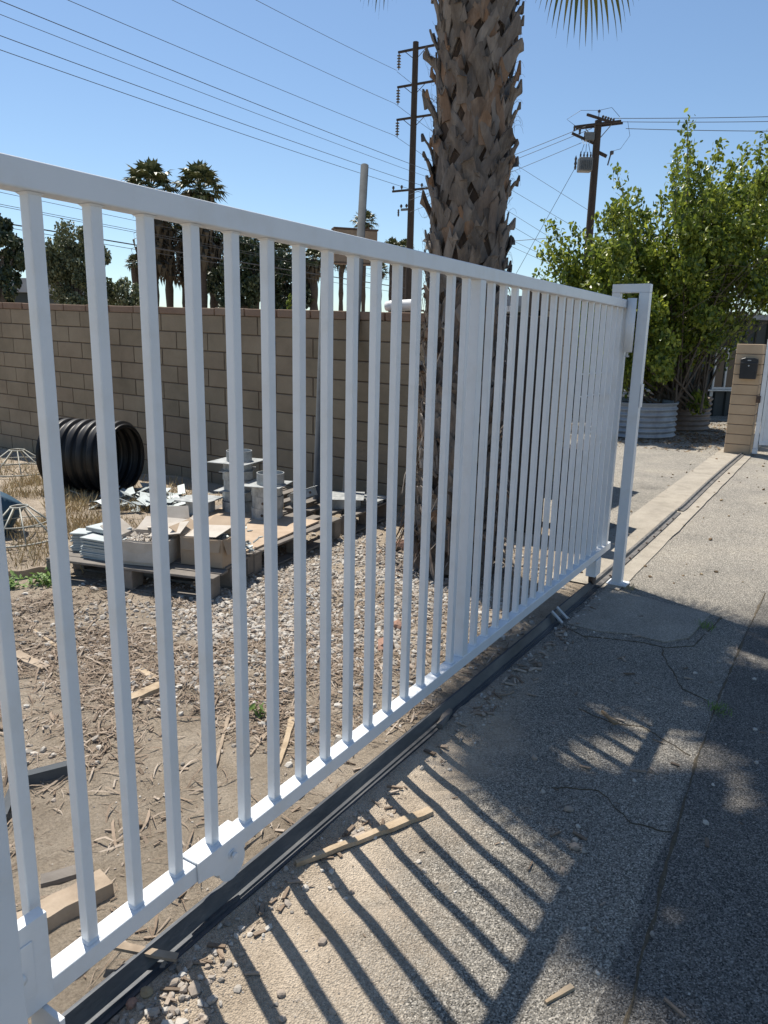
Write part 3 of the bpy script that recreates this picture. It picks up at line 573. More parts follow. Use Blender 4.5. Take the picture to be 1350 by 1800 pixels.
# cardboard boxes
def carton(name, label, c, ang, L, Wd, H, flaps, m='card', fill=None, split=0):
    e_ = empty(name, label, 'cardboard box', 'cardboard boxes on the front pallet', loc=tuple(c)); e_.rotation_euler = (0, 0, ang); t = .005
    def wall(a, b, top=0, lean=0.0):
        a = np.array(a); b = np.array(b); d = (b-a)/np.linalg.norm(b-a); nn = np.array([-d[1], d[0]])
        V = []; K = 6
        for i in range(K+1):
            q = i/K; pt = a+(b-a)*q; bul = math.sin(q*math.pi)*lean
            for z, o2 in ((.001, 0), (H*.5, bul*.7), (H+top*random.Random(i).uniform(-1, 1), bul)):
                for s_ in (0, t): V.append((pt[0]+nn[0]*(s_-o2), pt[1]+nn[1]*(s_-o2), z))
        F = []
        for i in range(K):
            for j in (0, 2):
                p0 = i*6+j; F += [(p0, p0+6, p0+8, p0+2), (p0+1, p0+3, p0+9, p0+7)]
            F += [(i*6+4, i*6+10, i*6+11, i*6+5)]
        F += [(0, 2, 3, 1), (2, 4, 5, 3), (K*6, K*6+1, K*6+3, K*6+2), (K*6+2, K*6+3, K*6+5, K*6+4)]
        MB().add(V, F).build('side', m, e_)
    x, y = L/2, Wd/2
    wall((-x, -y), (x-.001, -y), .004, .014); wall((x, -y+.006), (x, y-.001), .004, .012); wall((x-.006, y), (-x, y), .004, .01); wall((-x, y-.006), (-x, -y+.006), .004, .01)
    MB().box((0, 0, .004), (L-.02, Wd-.02, .004)).build('base', m, e_)
    for (sx, sy, an, ln) in flaps:      # hinge side, angle out, length
        if sx:
            P0 = np.array([sx*x, 0, H+.001]); V = [(P0[0], -y*.95, H+.003), (P0[0], y*.95, H+.003), (P0[0]+sx*ln*math.cos(an), y*.9, H+ln*math.sin(an)), (P0[0]+sx*ln*math.cos(an), -y*.9, H+ln*math.sin(an))]
        else:
            V = [(-x*.95, sy*y, H+.003), (x*.95, sy*y, H+.003), (x*.9, sy*(y+ln*math.cos(an)), H+ln*math.sin(an)), (-x*.9, sy*(y+ln*math.cos(an)), H+ln*math.sin(an))]
        V2 = [(a, b, c_+.004) for a, b, c_ in V]
        MB().add(V+V2, [(0, 1, 2, 3), (7, 6, 5, 4), (0, 4, 5, 1), (1, 5, 6, 2), (2, 6, 7, 3), (3, 7, 4, 0)]).build('flap', m, e_)
    if fill:
        mb = MB(); n_ = 260; rr = np.random.default_rng(3); P = np.stack([rr.uniform(-x+.03, x-.03, n_), rr.uniform(-y+.03, y-.03, n_), H*fill+rr.uniform(-.02, .02, n_)], 1)
        islands(mb, CHIP_V-[0, 0, .5], CHIP_F, P, rand_rot(n_, .8, rr), rr.uniform(.4, 1, (n_, 3))*[.05, .02, .004]); mb.box((0, 0, H*fill*.5), (L-.03, Wd-.03, H*fill-.01)); mb.build('contents', 'palecard' if m == 'palecard' else 'scrapsteel', e_)
    return e_
carton('cardboard_box', 'open cardboard box with torn pale flaps in the middle of the front pallet', on1(.64, .20, .001), ang1+.05, .34, .26, .155, [(0, -1, -1.45, .13), (1, 0, -1.5, .10), (-1, 0, .7, .12), (0, 1, .5, .14)], 'palecard', fill=.85)
carton('cardboard_box', 'brown cardboard box with pale lower half, right end of the front pallet', on1(1.03, .33, .001), ang1-.03, .30, .28, .18, [(0, 1, .35, .14), (1, 0, -1.3, .10), (0, -1, -1.35, .08), (-1, 0, .5, .1)], 'card', fill=.8)
carton('cardboard_box', 'crumpled open box lying behind the middle box on the front pallet', on1(.60, .52, .05), ang1+.5, .28, .2, .12, [(0, -1, .2, .12), (1, 0, .9, .13), (0, 1, .9, .1)], 'palecard')
def sheetobj(name, c, d, rot, m, label, cat, group=None):
    o = MB().box((0, 0, 0), d).build(name, m, bevel=.001); o.location = tuple(c); o.rotation_euler = rot; tag(o, label, cat, group); return o
sheetobj('cardboard_sheet', on1(.76, .26, .205), (.22, .17, .004), (.25, -.16, .4), 'palecard', 'pale torn cardboard sheet resting across the open middle box', 'cardboard')
sheetobj('cardboard_sheet', on1(1.0, .33, .196), (.26, .22, .004), (.12, -.08, .2), 'palecard', 'small cardboard flap sheet lying on the right hand box', 'cardboard')
# bolts and loose steel pieces heaped
mb = MB(); rr = np.random.default_rng(8); n_ = 160; P = np.tile(on1(.95, .58, .0), (n_, 1))+np.stack([rr.normal(0, .10, n_), rr.normal(0, .08, n_), np.abs(rr.normal(0, .02, n_))+.006], 1)
P[:, 2] += .09*np.exp(-((P[:, 0]-P[:, 0].mean())**2+(P[:, 1]-P[:, 1].mean())**2)/.012)
islands(mb, CHIP_V-[0, 0, .5], CHIP_F, P, rand_rot(n_, .7, rr), rr.uniform(.5, 1, (n_, 3))*[.07, .022, .008])
stuff(mb.build('steel_offcuts', 'scrapsteel'), 'heap of small shiny steel clips and brackets behind the boxes', 'steel scrap')
mb = MB(); n_ = 46; P = np.tile(on2(.50, .62, .02), (n_, 1))+np.stack([rr.normal(0, .16, n_), rr.normal(0, .12, n_), np.zeros(n_)], 1)
islands(mb, CHIP_V-[0, 0, .5], CHIP_F, P, rand_rot(n_, .15, rr), rr.uniform(.5, 1, (n_, 3))*[.05, .016, .008])
stuff(mb.build('loose_bolts', 'scrapsteel'), 'loose bolts scattered on the plywood sheet', 'bolts')
c0 = ground_px(282, 895); c0 = np.array([-4.35, 4.75, g(5)])
mb = MB(); n_ = 90; P = np.tile(c0, (n_, 1))+np.stack([rr.normal(0, .30, n_), rr.normal(0, .20, n_), np.abs(rr.normal(0, .04, n_))+.02], 1)
islands(mb, CHIP_V-[0, 0, .5], CHIP_F, P, rand_rot(n_, .45, rr), rr.uniform(.5, 1, (n_, 3))*[.26, .13, .006])
stuff(mb.build('scrap_plates', 'scrapsteel'), 'loose pile of thin steel plates on the ground in front of the black pipe', 'steel scrap')
# round collars on square base plates
def collar(c, r, h, plate, rotp, label, group='steel collars with base plates stacked on the pallet', hang=0, tilt=(0, 0)):
    e_ = empty('steel_collar', label, 'steel collar', group, loc=tuple(c)); e_.rotation_euler = (tilt[0], tilt[1], rotp)
    MB().lathe([(r, 0.001), (r, h), (r-.006, h), (r-.006, .001)], (0, 0, 0), 36).build('ring', 'galvring', e_, smooth=False)
    if plate: MB().box((0, 0, h+.004), (plate, plate, .006)).build('base_plate', 'galvring', e_, bevel=.001)
    MB().lathe([(0, 0), (.012, 0), (.012, .002), (0, .002)], (r*math.cos(-1.2)+.001, r*math.sin(-1.2)-.001, h*.5), 12, (math.cos(-1.2), math.sin(-1.2), 0)).build('hole', 'rust', e_)
M['galvring'] = mat('dull_galvanised_sheet', [(.20, .215, .22), (.33, .345, .345), (.46, .475, .47)], 16, .5, .1, 60, metal=.25, bdist=.002)
def col_at(u, v, dep): return at(u, v, dep)
def stackcol(base, items, nm):
    z = base[2]
    for k, (r, h, pl, ro, dx, dy, lab) in enumerate(items):
        collar((base[0]+dx, base[1]+dy, z), r, h, pl, ro, lab); z += h+(.008 if pl else .001)
dz0 = .172
bs = on2(.98, .88, .002); print('stack1', bs)
stackcol(bs, [(.135, .095, 0, 0, .0, .0, 'steel collar at the foot of the tall collar stack'), (.13, .085, .30, .3, -.01, .01, 'second steel collar up in the tall collar stack, square plate on it'),
 (.125, .085, 0, 0, .01, 0, 'third steel collar up in the tall collar stack'), (.125, .075, .27, .6, .0, 0, 'fourth steel collar up in the tall stack under a square plate'), (.12, .065, .36, .2, 0, 0, 'fifth steel collar, under the widest plate of the tall stack'), (.105, .085, 0, 0, .02, 0, 'topmost open steel ring of the tall collar stack')], 'a')
bs = on2(.88, .52, .002)
stackcol(bs, [(.125, .10, 0, 0, .0, .0, 'steel collar at the foot of the shorter collar stack'), (.125, .095, 0, 0, .01, 0, 'middle steel collar of the shorter collar stack'), (.125, .085, .33, .35, 0, 0, 'steel collar carrying the square plate of the shorter stack'), (.11, .09, 0, 0, .03, .01, 'topmost open ring of the shorter collar stack')], 'b')
collar(on2(.78, 1.12, .002), .12, .11, .30, .2, 'low steel collar with plate at the left of the tall stack')
collar(on2(1.62, .22, .002), .15, .085, .36, .55, 'low collar with bright flat plate on the farthest pallet')
collar(on2(1.45, .52, .06), .12, .07, .24, .9, 'tilted steel collar leaning behind the shorter stack', tilt=(-.3, -.25))
collar(on2(1.9, .10, .002), .12, .03, .28, .1, 'thin plate collar at the far end of the farthest pallet')
# galvanised poles
def pole_obj(name, label, top, bot, r):
    a = Vector(tuple(top)); b = Vector(tuple(bot)); ax = (a-b).normalized(); L = (a-b).length
    o = MB().lathe([(r, -.3), (r, L), (r-.006, L+.002), (0, L+.002)], tuple(b), 28, tuple(ax)).build(name, 'poleg', smooth=True)
    for q in o.data.polygons: q.use_smooth = abs(q.normal.z) < .5
    tag(o, label, 'steel pole')
M['poleg'] = mat('galvanised_pole', [(.065, .072, .08), (.10, .11, .12)], 10, .85, .1, 60, spec=.15, bdist=.002)
pole_obj('steel_pole', 'tall galvanised steel pole rising above the gate left of the palm', at(641, 291, 7.05), at(608, 885, 6.75), .038)
pole_obj('steel_pole', 'shorter galvanised steel pole in front of the block wall behind the pallets', at(572, 447, 6.85), at(557, 868, 6.75), .036)
# white plastic on the wall top
P = at(704, 537, 6.9); o = MB().lathe([(0, -.16), (.04, -.15), (.052, -.1), (.05, .12), (.058, .13), (.058, .17), (0, .175)], tuple(P), 20, (.9, .1, .05)).build('plastic_pipe_end', 'whitebag', smooth=True)
tag(o, 'white plastic pipe fitting lying on top of the wall beside the palm', 'pipe fitting')
# ------------------------------------------------------------------ bricks, planks, channel, sticks
def plank(name, label, cat, a, b, w, h, m='wood', seed=0, group=None, taper=(1, 1), lift=0.):
    """a split or sawn piece of wood from a to b (points on the ground), uneven along its length"""
    rr = random.Random(seed); a = Vector(a); b = Vector(b); d = (b-a); L = d.length; t = d.normalized(); s = Vector((-t.y, t.x, 0)).normalized(); up = s.cross(t)*-1
    if up.z < 0: up = -up
    mb = MB(); K = max(4, int(L/.04)); V = []
    for i in range(K+1):
        q = i/K; ww = w*(taper[0]+(taper[1]-taper[0])*q)*rr.uniform(.9, 1.08)/2; hh = h*rr.uniform(.93, 1.05); c = a+d*q+up*(h*.0+lift)+s*rr.uniform(-.05, .05)*w
        V += [tuple(c-s*ww), tuple(c+s*ww), tuple(c+s*ww*rr.uniform(.75, 1)+up*hh), tuple(c+s*ww*.1+up*hh*1.06), tuple(c-s*ww*rr.uniform(.75, 1)+up*hh)]
    F = [(i*5+j, i*5+(j+1) % 5, (i+1)*5+(j+1) % 5, (i+1)*5+j) for i in range(K) for j in range(5)]+[(4, 3, 2, 1, 0), tuple(K*5+j for j in range(5))]
    mb.add(V, F); o = mb.build(name, m, loc=tuple(a)); return tag(o, label, cat, group)
M['palewood'] = mat('split_pale_wood', [(.22, .155, .095), (.36, .275, .18), (.44, .35, .25)], 14, .85, .8, 70, stretch=(1, 1, 1), bdist=.004)
G_ = ground_px
plank('wood_strip', 'long pale split stick lying across the picket shadows on the driveway', 'stick', G_(520, 1524), G_(757, 1430), .034, .014, 'palewood', 1, taper=(.55, 1.1))
plank('wood_strip', 'short pale splinter of wood at the bottom of the driveway', 'stick', G_(958, 1765), G_(1006, 1736), .018, .008, 'palewood', 2, taper=(.4, 1))
plank('wood_chunk', 'dark broken wood chunk on the shaded sand beside the track', 'wood chunk', G_(772, 1283), G_(790, 1255), .03, .022, 'greywood', 3)
plank('bark_piece', 'reddish bark sliver on the shaded asphalt beyond the sunlit patch', 'bark piece', G_(1058, 1253), G_(1082, 1275), .022, .01, 'litter', 4, taper=(.5, 1))
plank('timber_plank', 'brown weathered board leaning on the track at the bottom left', 'plank', G_(188, 1700)+[-.02, 0, .062], G_(312, 1702)+[.0, 0, .022], .024, .008, 'wood', 5, taper=(.9, 1))
plank('timber_plank', 'thick weathered pinkish timber behind the nearest pickets', 'plank', G_(30, 1700)+[-.1, 0, 0], G_(190, 1565), .085, .038, 'wood', 6)
plank('timber_plank', 'grey flat board lying just above the thick timber', 'plank', G_(72, 1553), G_(165, 1530), .055, .012, 'greywood', 7)
plank('timber_plank', 'short sawn grey board on the mulch in the yard', 'plank', G_(200, 1245), G_(285, 1212), .06, .02, 'palewood', 8)
plank('timber_plank', 'dark board lying in the bark mulch behind the first pickets', 'plank', G_(25, 1150), G_(80, 1175), .06, .018, 'wood', 9)
plank('timber_plank', 'small broken board end in the mulch near the grey board', 'plank', G_(245, 1180), G_(272, 1200), .045, .012, 'palewood', 10)
plank('timber_edging', 'pale board edging half sunk in the dry grass by the green weeds', 'edging board', G_(-20, 1024)+[0, 0, -.02], G_(105, 1006)+[0, 0, -.02], .02, .08, 'wood', 11)
for i, (a, b, w, lab) in enumerate([((375, 1365), (402, 1260), .018, 'thin pale lath standing out of the sand between the third and fourth pickets'), ((490, 1345), (515, 1262), .03, 'tan splinter board leaning beside the bottom rail in the yard'), ((440, 1330), (470, 1290), .012, 'thin brown twig-like lath on the sand behind the wheel bracket'), ((60, 1110), (98, 1135), .02, 'bleached curved root piece in the mulch at the left')]):
    plank('wood_strip', lab, 'stick', G_(*a), G_(*b), w, .01, 'palewood' if i % 2 else 'wood', 20+i, taper=(.6, 1))
# white-topped steel channel in the dirt
a = G_(48, 1380); b = G_(150, 1355); d = b-a; d /= np.linalg.norm(d); s_ = np.array([-d[1], d[0], 0])
mb = MB(); an = math.atan2(d[1], d[0]); c = (a+b)/2; L = float(np.linalg.norm(b-a))
mb.box(c+[0, 0, .018], (L, .004, .036), rotz(an)).box(c+s_*.016+[0, 0, .0385], (L, .036, .004), rotz(an)).box(c+s_*.033+[0, 0, .018], (L, .004, .034), rotz(an))
o = mb.build('steel_channel', 'poleg', loc=tuple(c)); tag(o, 'short pale steel channel lying on the dirt behind the left pickets', 'steel channel')
a = G_(5, 1440); b = G_(25, 1392); c = (a+b)/2; an = math.atan2(*(b-a)[[1, 0]])
o = MB().box((0, 0, .015), (.16, .004, .03), rotz(an)).box((0, 0, .032), (.16, .03, .003), rotz(an)).build('steel_channel', 'poleg'); o.location = tuple(c); tag(o, 'end of a pale steel channel showing by the leftmost picket', 'steel channel')
def lump(name, label, cat, c, d, m, seed, group=None, n=2):
    bm_ = bmesh.new(); bmesh.ops.create_icosphere(bm_, subdivisions=n, radius=1); rr = random.Random(seed); off = rr.uniform(0, 50)
    V = [];
    for v in bm_.verts:
        q = v.co*(1+.35*noise.noise(v.co*1.3+Vector((off, 0, 0)))+.14*noise.noise(v.co*3.5+Vector((0, off, 0)))); V.append((q.x*d[0], q.y*d[1], q.z*d[2]+d[2]*.55))
    F = [tuple(v.index for v in f.verts) for f in bm_.faces]; bm_.free()
    o = MB().add(V, F).build(name, m); o.location = tuple(c); o.rotation_euler = (0, 0, rr.uniform(0, 6)); return tag(o, label, cat, group)
lump('brick_piece', 'reddish broken brick slab on the gravel, nearer of the two', 'brick', G_(677, 1138), (.075, .045, .028), 'red', 1)
lump('brick_piece', 'smaller rounded reddish brick piece just behind the brick slab', 'brick', G_(700, 1102), (.045, .028, .026), 'red', 2)
lump('brick_piece', 'pinkish brick lump at the foot of the palm trunk', 'brick', G_(705, 965), (.05, .04, .05), 'red', 3)
lump('river_stone', 'pale rounded stone in the shade right of the palm foot', 'stone', G_(770, 995), (.055, .05, .075), 'stone', 4)
for i, (u, v, s, m_, lab) in enumerate([(232, 1768, .015, 'red', 'rust coloured pebble in the gravel heap at the bottom left'), (258, 1752, .017, 'litter', 'brown rounded pebble beside the rust coloured pebble'), (305, 1735, .014, 'stone', 'pale pebble lying right of the brown pebble near the plank'), (285, 1700, .013, 'stone', 'light grey pebble just above the gravel heap'), (494, 1752, .012, 'stone', 'pale pebble alone between the picket shadows near the bottom edge'), (566, 1662, .014, 'stone', 'small pale pebble on the sunlit sand right of a picket shadow'), (653, 1366, .012, 'stone', 'rounded pale pebble at the edge of the track near the long stick'), (1000, 1425, .016, 'stone', 'dark grey pebble on the shaded asphalt'), (1010, 1492, .018, 'stone', 'dark pebble lower on the shaded asphalt'), (940, 1335, .014, 'stone', 'light pebble pair on the shade edge of the driveway'), (205, 1648, .012, 'stone', 'grey pebble against the track'), (800, 1262, .012, 'stone', 'small white pebble on the shaded sand by the wood chunk')]):
    lump('pebble', lab, 'pebble', G_(u, v), (s, s*.8, s*.62), m_, 30+i, 'single pebbles on the driveway')
# ------------------------------------------------------------------ scattered ground cover (nobody could count these)
def scatter(name, label, cat, m, n, region, size, base='rock', dens=None, tilt=3, seed=0, sink=.3, flat=(.55, .9)):
    rr = np.random.default_rng(seed); x0, x1, y0, y1 = region; P = []
    while len(P) < n:
        x = rr.uniform(x0, x1); y = rr.uniform(y0, y1)
        if dens and rr.random() > dens(x, y): continue
        P.append((x, y, (yard_h if x < -.06 else drive_h)(x, y)))
    P = np.array(P); mb = MB(); sz = size[0]+(size[1]-size[0])*rr.random(n)**2.6
    if base == 'rock':
        P[:, 2] += sz*(.5-sink)
        for k in range(5):
            i = slice(k, n, 5); q = len(P[i]); sc = np.stack([sz[i], sz[i]*rr.uniform(.65, 1, q), sz[i]*rr.uniform(*flat, q)], 1)
            islands(mb, ROCK_V[k], ICO_F, P[i], rand_rot(q, .5, rr), sc)
    elif base == 'chip':
        P[:, 2] += .003; sc = np.stack([sz, sz*rr.uniform(.1, .35, n), np.minimum(.006, sz*.12)], 1); islands(mb, CHIP_V, CHIP_F, P, rand_rot(n, tilt, rr), sc)
    elif base == 'strand':
        P[:, 2] += .002; sc = np.stack([sz, np.minimum(.06, sz*rr.uniform(.08, .42, n)), sz*rr.uniform(.08, .4, n)], 1); islands(mb, STRAND_V, STRAND_F, P, rand_rot(n, tilt, rr), sc)
    elif base == 'blade':
        V = np.array([[-.04, 0, 0], [.04, 0, 0], [.05, .12, .5], [-.01, .1, .55], [.03, .35, 1], [.028, .36, 1]]); Fq = [(0, 1, 2, 3), (3, 2, 4, 5)]
        sc = np.stack([sz*.9, sz*rr.uniform(.3, 1.3, n), sz], 1); islands(mb, V, Fq, P, rand_rot(n, tilt, rr), sc)
    elif base == 'leaf':
        P[:, 2] += .004; sc = np.stack([sz, sz*.8, sz*1.6], 1); islands(mb, LEAF_V, LEAF_F, P, rand_rot(n, tilt, rr), sc)
    return stuff(mb.build(name, m), label, cat)
def nz2(x, y, s, o=0): return .5+.9*noise.noise((x*s+o, y*s, o))
def dgrav(x, y):   # gravel thickest from the pallets to the palm foot, thinning towards the gate
    a = math.exp(-((x+1.35)/.75)**2-((y-3.9)/1.15)**2)*1.3+.5*math.exp(-((x+1.1)/.6)**2-((y-2.9)/.7)**2)+.10*math.exp(-((x+1.8)/.9)**2-((y-2.45)/.55)**2)
    return min(1, a)*max(.1, min(1, nz2(x, y, 3)*1.7-.2))
scatter('gravel', 'pale crushed gravel spread between the pallets, the palm and the gate', 'gravel', 'stone', 21000, (-4.3, -.1, .6, 5.8), (.004, .021), dens=dgrav, seed=1)
scatter('gravel', 'thin scatter of fine stones over the whole dirt yard', 'gravel', 'stone', 5000, (-5, -.06, .3, 5.6), (.0015, .008), dens=lambda x, y: .3+.7*nz2(x, y, 2, 3), seed=2)
def dchip(x, y): return min(1, 1.2*math.exp(-((x+1.75)/.9)**2-((y-2.15)/.55)**2)+.8*math.exp(-((x+.75)/.5)**2-((y-2.9)/.8)**2)+.06)*max(.1, nz2(x, y, 2.5, 9)*1.6-.2)
scatter('bark_mulch', 'bark mulch and wood chips in front of the pallets', 'mulch', 'chip', 24000, (-4.2, -.08, .5, 4.2), (.008, .13), 'strand', dchip, .45, seed=3)
scatter('bark_chips', 'short flat bark chips mixed through the mulch and gravel', 'mulch', 'chip', 7500, (-4.2, -.08, .5, 4.2), (.006, .045), 'chip', dchip, .35, seed=33)
scatter('twigs', 'thin broken twigs and straw lying over the dirt yard', 'twigs', 'chip', 700, (-4.0, -.08, .4, 4.4), (.02, .20), 'strand', lambda x, y: .15+.65*nz2(x, y, 1.5, 4), .15, seed=4)
def dgrass(x, y): return min(1, 1.1*math.exp(-((x+4.2)/1.1)**2-((y-4.0)/.6)**2)+.9*math.exp(-((x+5.6)/1.6)**2-((y-4.3)/.9)**2)+.5*math.exp(-((x+3.5)/.4)**2-((y-3.1)/.35)**2))*max(0, min(1, nz2(x, y, 2.2, 2)*2.2-.6))
scatter('dry_grass', 'tufts of dry straw-coloured grass around the black pipe and wire frames', 'dry grass', 'straw', 11000, (-9, -2.9, 2.6, 5.8), (.03, .13), 'blade', dgrass, .5, seed=5)
for c_, lab, n_ in (((22, 1035), 'clump of bright green weeds at the far left edge below the wire frame', 60), ((78, 1028), 'clump of green weeds against the front pallet corner', 120), ((455, 1258), 'small green seedling by the middle pickets', 14)):
    P0 = G_(*c_); rr = np.random.default_rng(n_); n2 = n_; sp = .06 if n_ > 100 else (.035 if n_ > 20 else .02)
    P = np.tile(P0, (n2, 1))+np.stack([rr.normal(0, sp, n2), rr.normal(0, sp*.7, n2), np.abs(rr.normal(0, .035, n2))+.01], 1)
    mb = MB(); islands(mb, LEAF_V, LEAF_F, P, rand_rot(n2, .8, rr), rr.uniform(.5, 1, (n2, 1))*[.05, .035, .04])
    for k in range(8): mb.tube([tuple(P0+[rr.normal(0, .01), rr.normal(0, .01), -.01]), tuple(P[k])], .002, 4)
    stuff(mb.build('weed_clump', 'weed'), lab, 'weeds')
# driveway
def dtrk(x, y): return min(1, math.exp(-((x-.09)/.07)**2)*.8+(.9*math.exp(-((x-.16)/.14)**2-((y-.75)/.30)**2))+.012)*max(.05, nz2(x, y, 5, 6)*1.8-.35)
scatter('track_gravel', 'loose stones gathered along the driveway side of the track', 'gravel', 'stone', 1300, (.035, 1.3, .35, 4.6), (.002, .013), dens=dtrk, seed=6)
scatter('corner_gravel', 'heap of coarse stones at the bottom left beside the track', 'gravel', 'stone', 330, (.06, .34, .55, 1.05), (.005, .020), dens=lambda x, y: math.exp(-((x-.19)/.09)**2-((y-.80)/.16)**2), seed=16, sink=.15)
scatter('driveway_grit', 'fine grit sprinkled over the worn driveway', 'grit', 'stone', 3600, (.08, 2.4, .4, 5.5), (.0008, .0034), dens=lambda x, y: nz2(x, y, 3, 1)*(1 if x < .6 else .35), seed=7)
def dl(x, y): return math.exp(-((x-.085)/.06)**2)*max(0, nz2(x, y, 4, 8)*1.7-.3)+.02
scatter('track_litter', 'splinters and dead leaves caught along the track', 'litter', 'chip', 420, (.07, 1.2, .4, 4.6), (.008, .06), 'chip', dl, .25, seed=9)
scatter('rear_litter', 'dead leaves on the far driveway under the green tree', 'leaf litter', 'litter', 9000, (-4.2, .05, 12.2, 18.5), (.03, .09), 'leaf', lambda x, y: (1 if y > 13.6 else max(0, (y-12.3)/1.3))*max(.1, nz2(x, y, 1.5)*1.6-.2), .4, seed=10)
scatter('wall_grit', 'small clods and twigs on the far concrete and asphalt by the track', 'grit', 'litter', 150, (-.6, .9, 5.0, 12), (.004, .022), 'rock', None, seed=12)
scatter('palm_debris', 'dead palm leaf scraps heaped round the foot of the trunk', 'palm debris', 'boot', 420, (-1.75, -.5, 4.1, 5.1), (.03, .16), 'chip', lambda x, y: math.exp(-((x+1.1)/.4)**2-((y-4.55)/.3)**2), .7, seed=13)
# cracks and seams: ragged ribbons of dark dirt
def ribbon(name, label, pts, w, m='debris', seed=0, z=.004, cat='crack'):
    rr = random.Random(seed); P = []
    for a, b in zip(pts[:-1], pts[1:]):
        n_ = max(2, int(math.dist(a, b)/.02)); P += [(a[0]+(b[0]-a[0])*i/n_, a[1]+(b[1]-a[1])*i/n_) for i in range(n_)]
    P.append(pts[-1]); V = []; o1 = rr.uniform(0, 50)
    for i, (x, y) in enumerate(P):
        a = P[max(0, i-1)]; b = P[min(len(P)-1, i+1)]; dx, dy = b[0]-a[0], b[1]-a[1]; l = math.hypot(dx, dy) or 1; nx, ny = -dy/l, dx/l
        c = (.035 if w < .01 else .006)*noise.noise((x*5, y*5, o1))+(.012 if w < .01 else .004)*noise.noise((x*24, y*24, o1)); ww = w*max(.12, .55+1.1*noise.noise((x*7, y*7, o1+9)))
        for s_ in (-1, 0, 1): px, py = x+nx*(c+s_*ww), y+ny*(c+s_*ww); V.append((px, py, drive_h(px, py)+(z if s_ == 0 else -.002)))
    mb = MB().add(V, [(i*3+j, i*3+j+1, i*3+j+4, i*3+j+3) for i in range(len(P)-1) for j in (0, 1)]); o = mb.build(name, m); return stuff(o, label, cat)
ribbon('seam_debris', 'dark crumbly dirt along the straight seam in the driveway', [(1.06, .9), (1.01, 1.8), (.97, 2.6), (.955, 3.4), (.96, 4.2), (.98, 5.4)], .012, seed=1)
ribbon('pad_crack', 'dark crack with moss curving round the concrete pad', [(.06, 3.95), (.2, 3.88), (.36, 3.93), (.5, 3.98), (.62, 3.98), (.74, 4.1), (.77, 4.4), (.80, 4.7)], .014, seed=2)
ribbon('fine_crack', 'fine crack running from the pad corner across the asphalt', [(.62, 3.95), (.7, 3.7), (.78, 3.5), (.92, 3.42)], .007, seed=3)
ribbon('fine_crack', 'fine crack across the middle of the shaded driveway', [(.45, 3.0), (.6, 2.95), (.72, 2.98), (.93, 2.86)], .005, seed=4)
ribbon('fine_crack', 'fine crack between the seam and the wide patch of shade', [(.55, 2.35), (.7, 2.4), (.85, 2.3), (.97, 2.33)], .005, seed=5)
for i, (x, y) in enumerate([(.75, 4.45), (.2, 4.93), (.97, 3.35)]):
    rr = np.random.default_rng(i); n2 = 60; P = np.stack([rr.normal(x, .025, n2), rr.normal(y, .03, n2), np.full(n2, g(y)+.004)], 1); mb = MB()
    V = np.array([[-.04, 0, 0], [.04, 0, 0], [.05, .12, .5], [-.01, .1, .55], [.03, .35, 1], [.028, .36, 1]]); islands(mb, V, [(0, 1, 2, 3), (3, 2, 4, 5)], P, rand_rot(n2, .7, rr), rr.uniform(.5, 1, (n2, 1))*[.05, .03, .045])
    tag(mb.build('grass_tuft', 'weed' if i != 1 else 'straw'), ['small weed tuft in the crack right of the concrete pad', 'dry weed tuft beside the foot of the far gate post', 'weed tuft growing from the driveway seam'][i], 'weeds')
# ------------------------------------------------------------------ leafy trees
def leafcloud(mb, blobs, per, size, rr, flatb=.9):
    for (c, r, f) in blobs:
        n = int(per*f); d = rr.normal(0, 1, (n, 3)); d /= np.linalg.norm(d, axis=1)[:, None]; q = rr.random(n)**.45
        P = np.array(c)+d*q[:, None]*np.array(r); sc = rr.uniform(.6, 1.15, (n, 1))*np.array([size, size*.9, size]); islands(mb, LEAF_V, LEAF_F, P, rand_rot(n, 1.5, rr), sc)
rr = np.random.default_rng(21)
tree = empty('citrus_tree', 'bright green bushy tree with upright shoots growing behind the round planters', 'tree')
TD = 13.9; ppm = FPX/TD
base = at(1195, 722, 14.3)
shoots = []  # (u, v, depth offset)
top_prof = [(935, 500), (950, 440), (965, 392), (985, 450), (1005, 400), (1030, 415), (1050, 380), (1085, 300), (1095, 350), (1118, 340), (1135, 375), (1160, 345), (1170, 400), (1185, 350), (1207, 215), (1215, 260), (1235, 290), (1262, 258), (1285, 285), (1312, 262), (1340, 240), (1365, 250), (1400, 280), (1440, 330)]
MBL = MB(); MBT = MB()
def leaves_at(P, n, sp, size):
    n = int(n); Q = P+rr.normal(0, sp, (n, 3)); islands(MBL, LEAF_V, LEAF_F, Q, rand_rot(n, 1.5, rr), rr.uniform(.6, 1.15, (n, 1))*np.array([size, size*.95, size]))
for (u, v) in top_prof:
    for k in range(3):
        uu = u+rr.normal(0, 3) if k == 0 else u+rr.normal(0, 16); vv = v if k == 0 else v+rr.uniform(25, 90); dd = TD+rr.uniform(-1.0, 1.4)
        tipp = at(uu, vv, dd); start = base+np.array([rr.normal(0, .25), rr.normal(0, .25), rr.uniform(.0, .2)])
        mid = start*.45+tipp*.55; mid[2] -= .25*abs(tipp[0]-start[0])*.6; mid += rr.normal(0, .08, 3)
        pts = [start*(1-t)**2+mid*2*t*(1-t)+tipp*t*t for t in np.linspace(0, 1, 14)]
        MBT.tube([tuple(p) for p in pts], [.022*(1-t)+.004 for t in np.linspace(0, 1, 14)], 5)
        for t in np.linspace(.30, 1, 22):
            p = start*(1-t)**2+mid*2*t*(1-t)+tipp*t*t; leaves_at(p, 20 if t > .6 else 14, .06+.17*(1-t), .10)
blobs = []
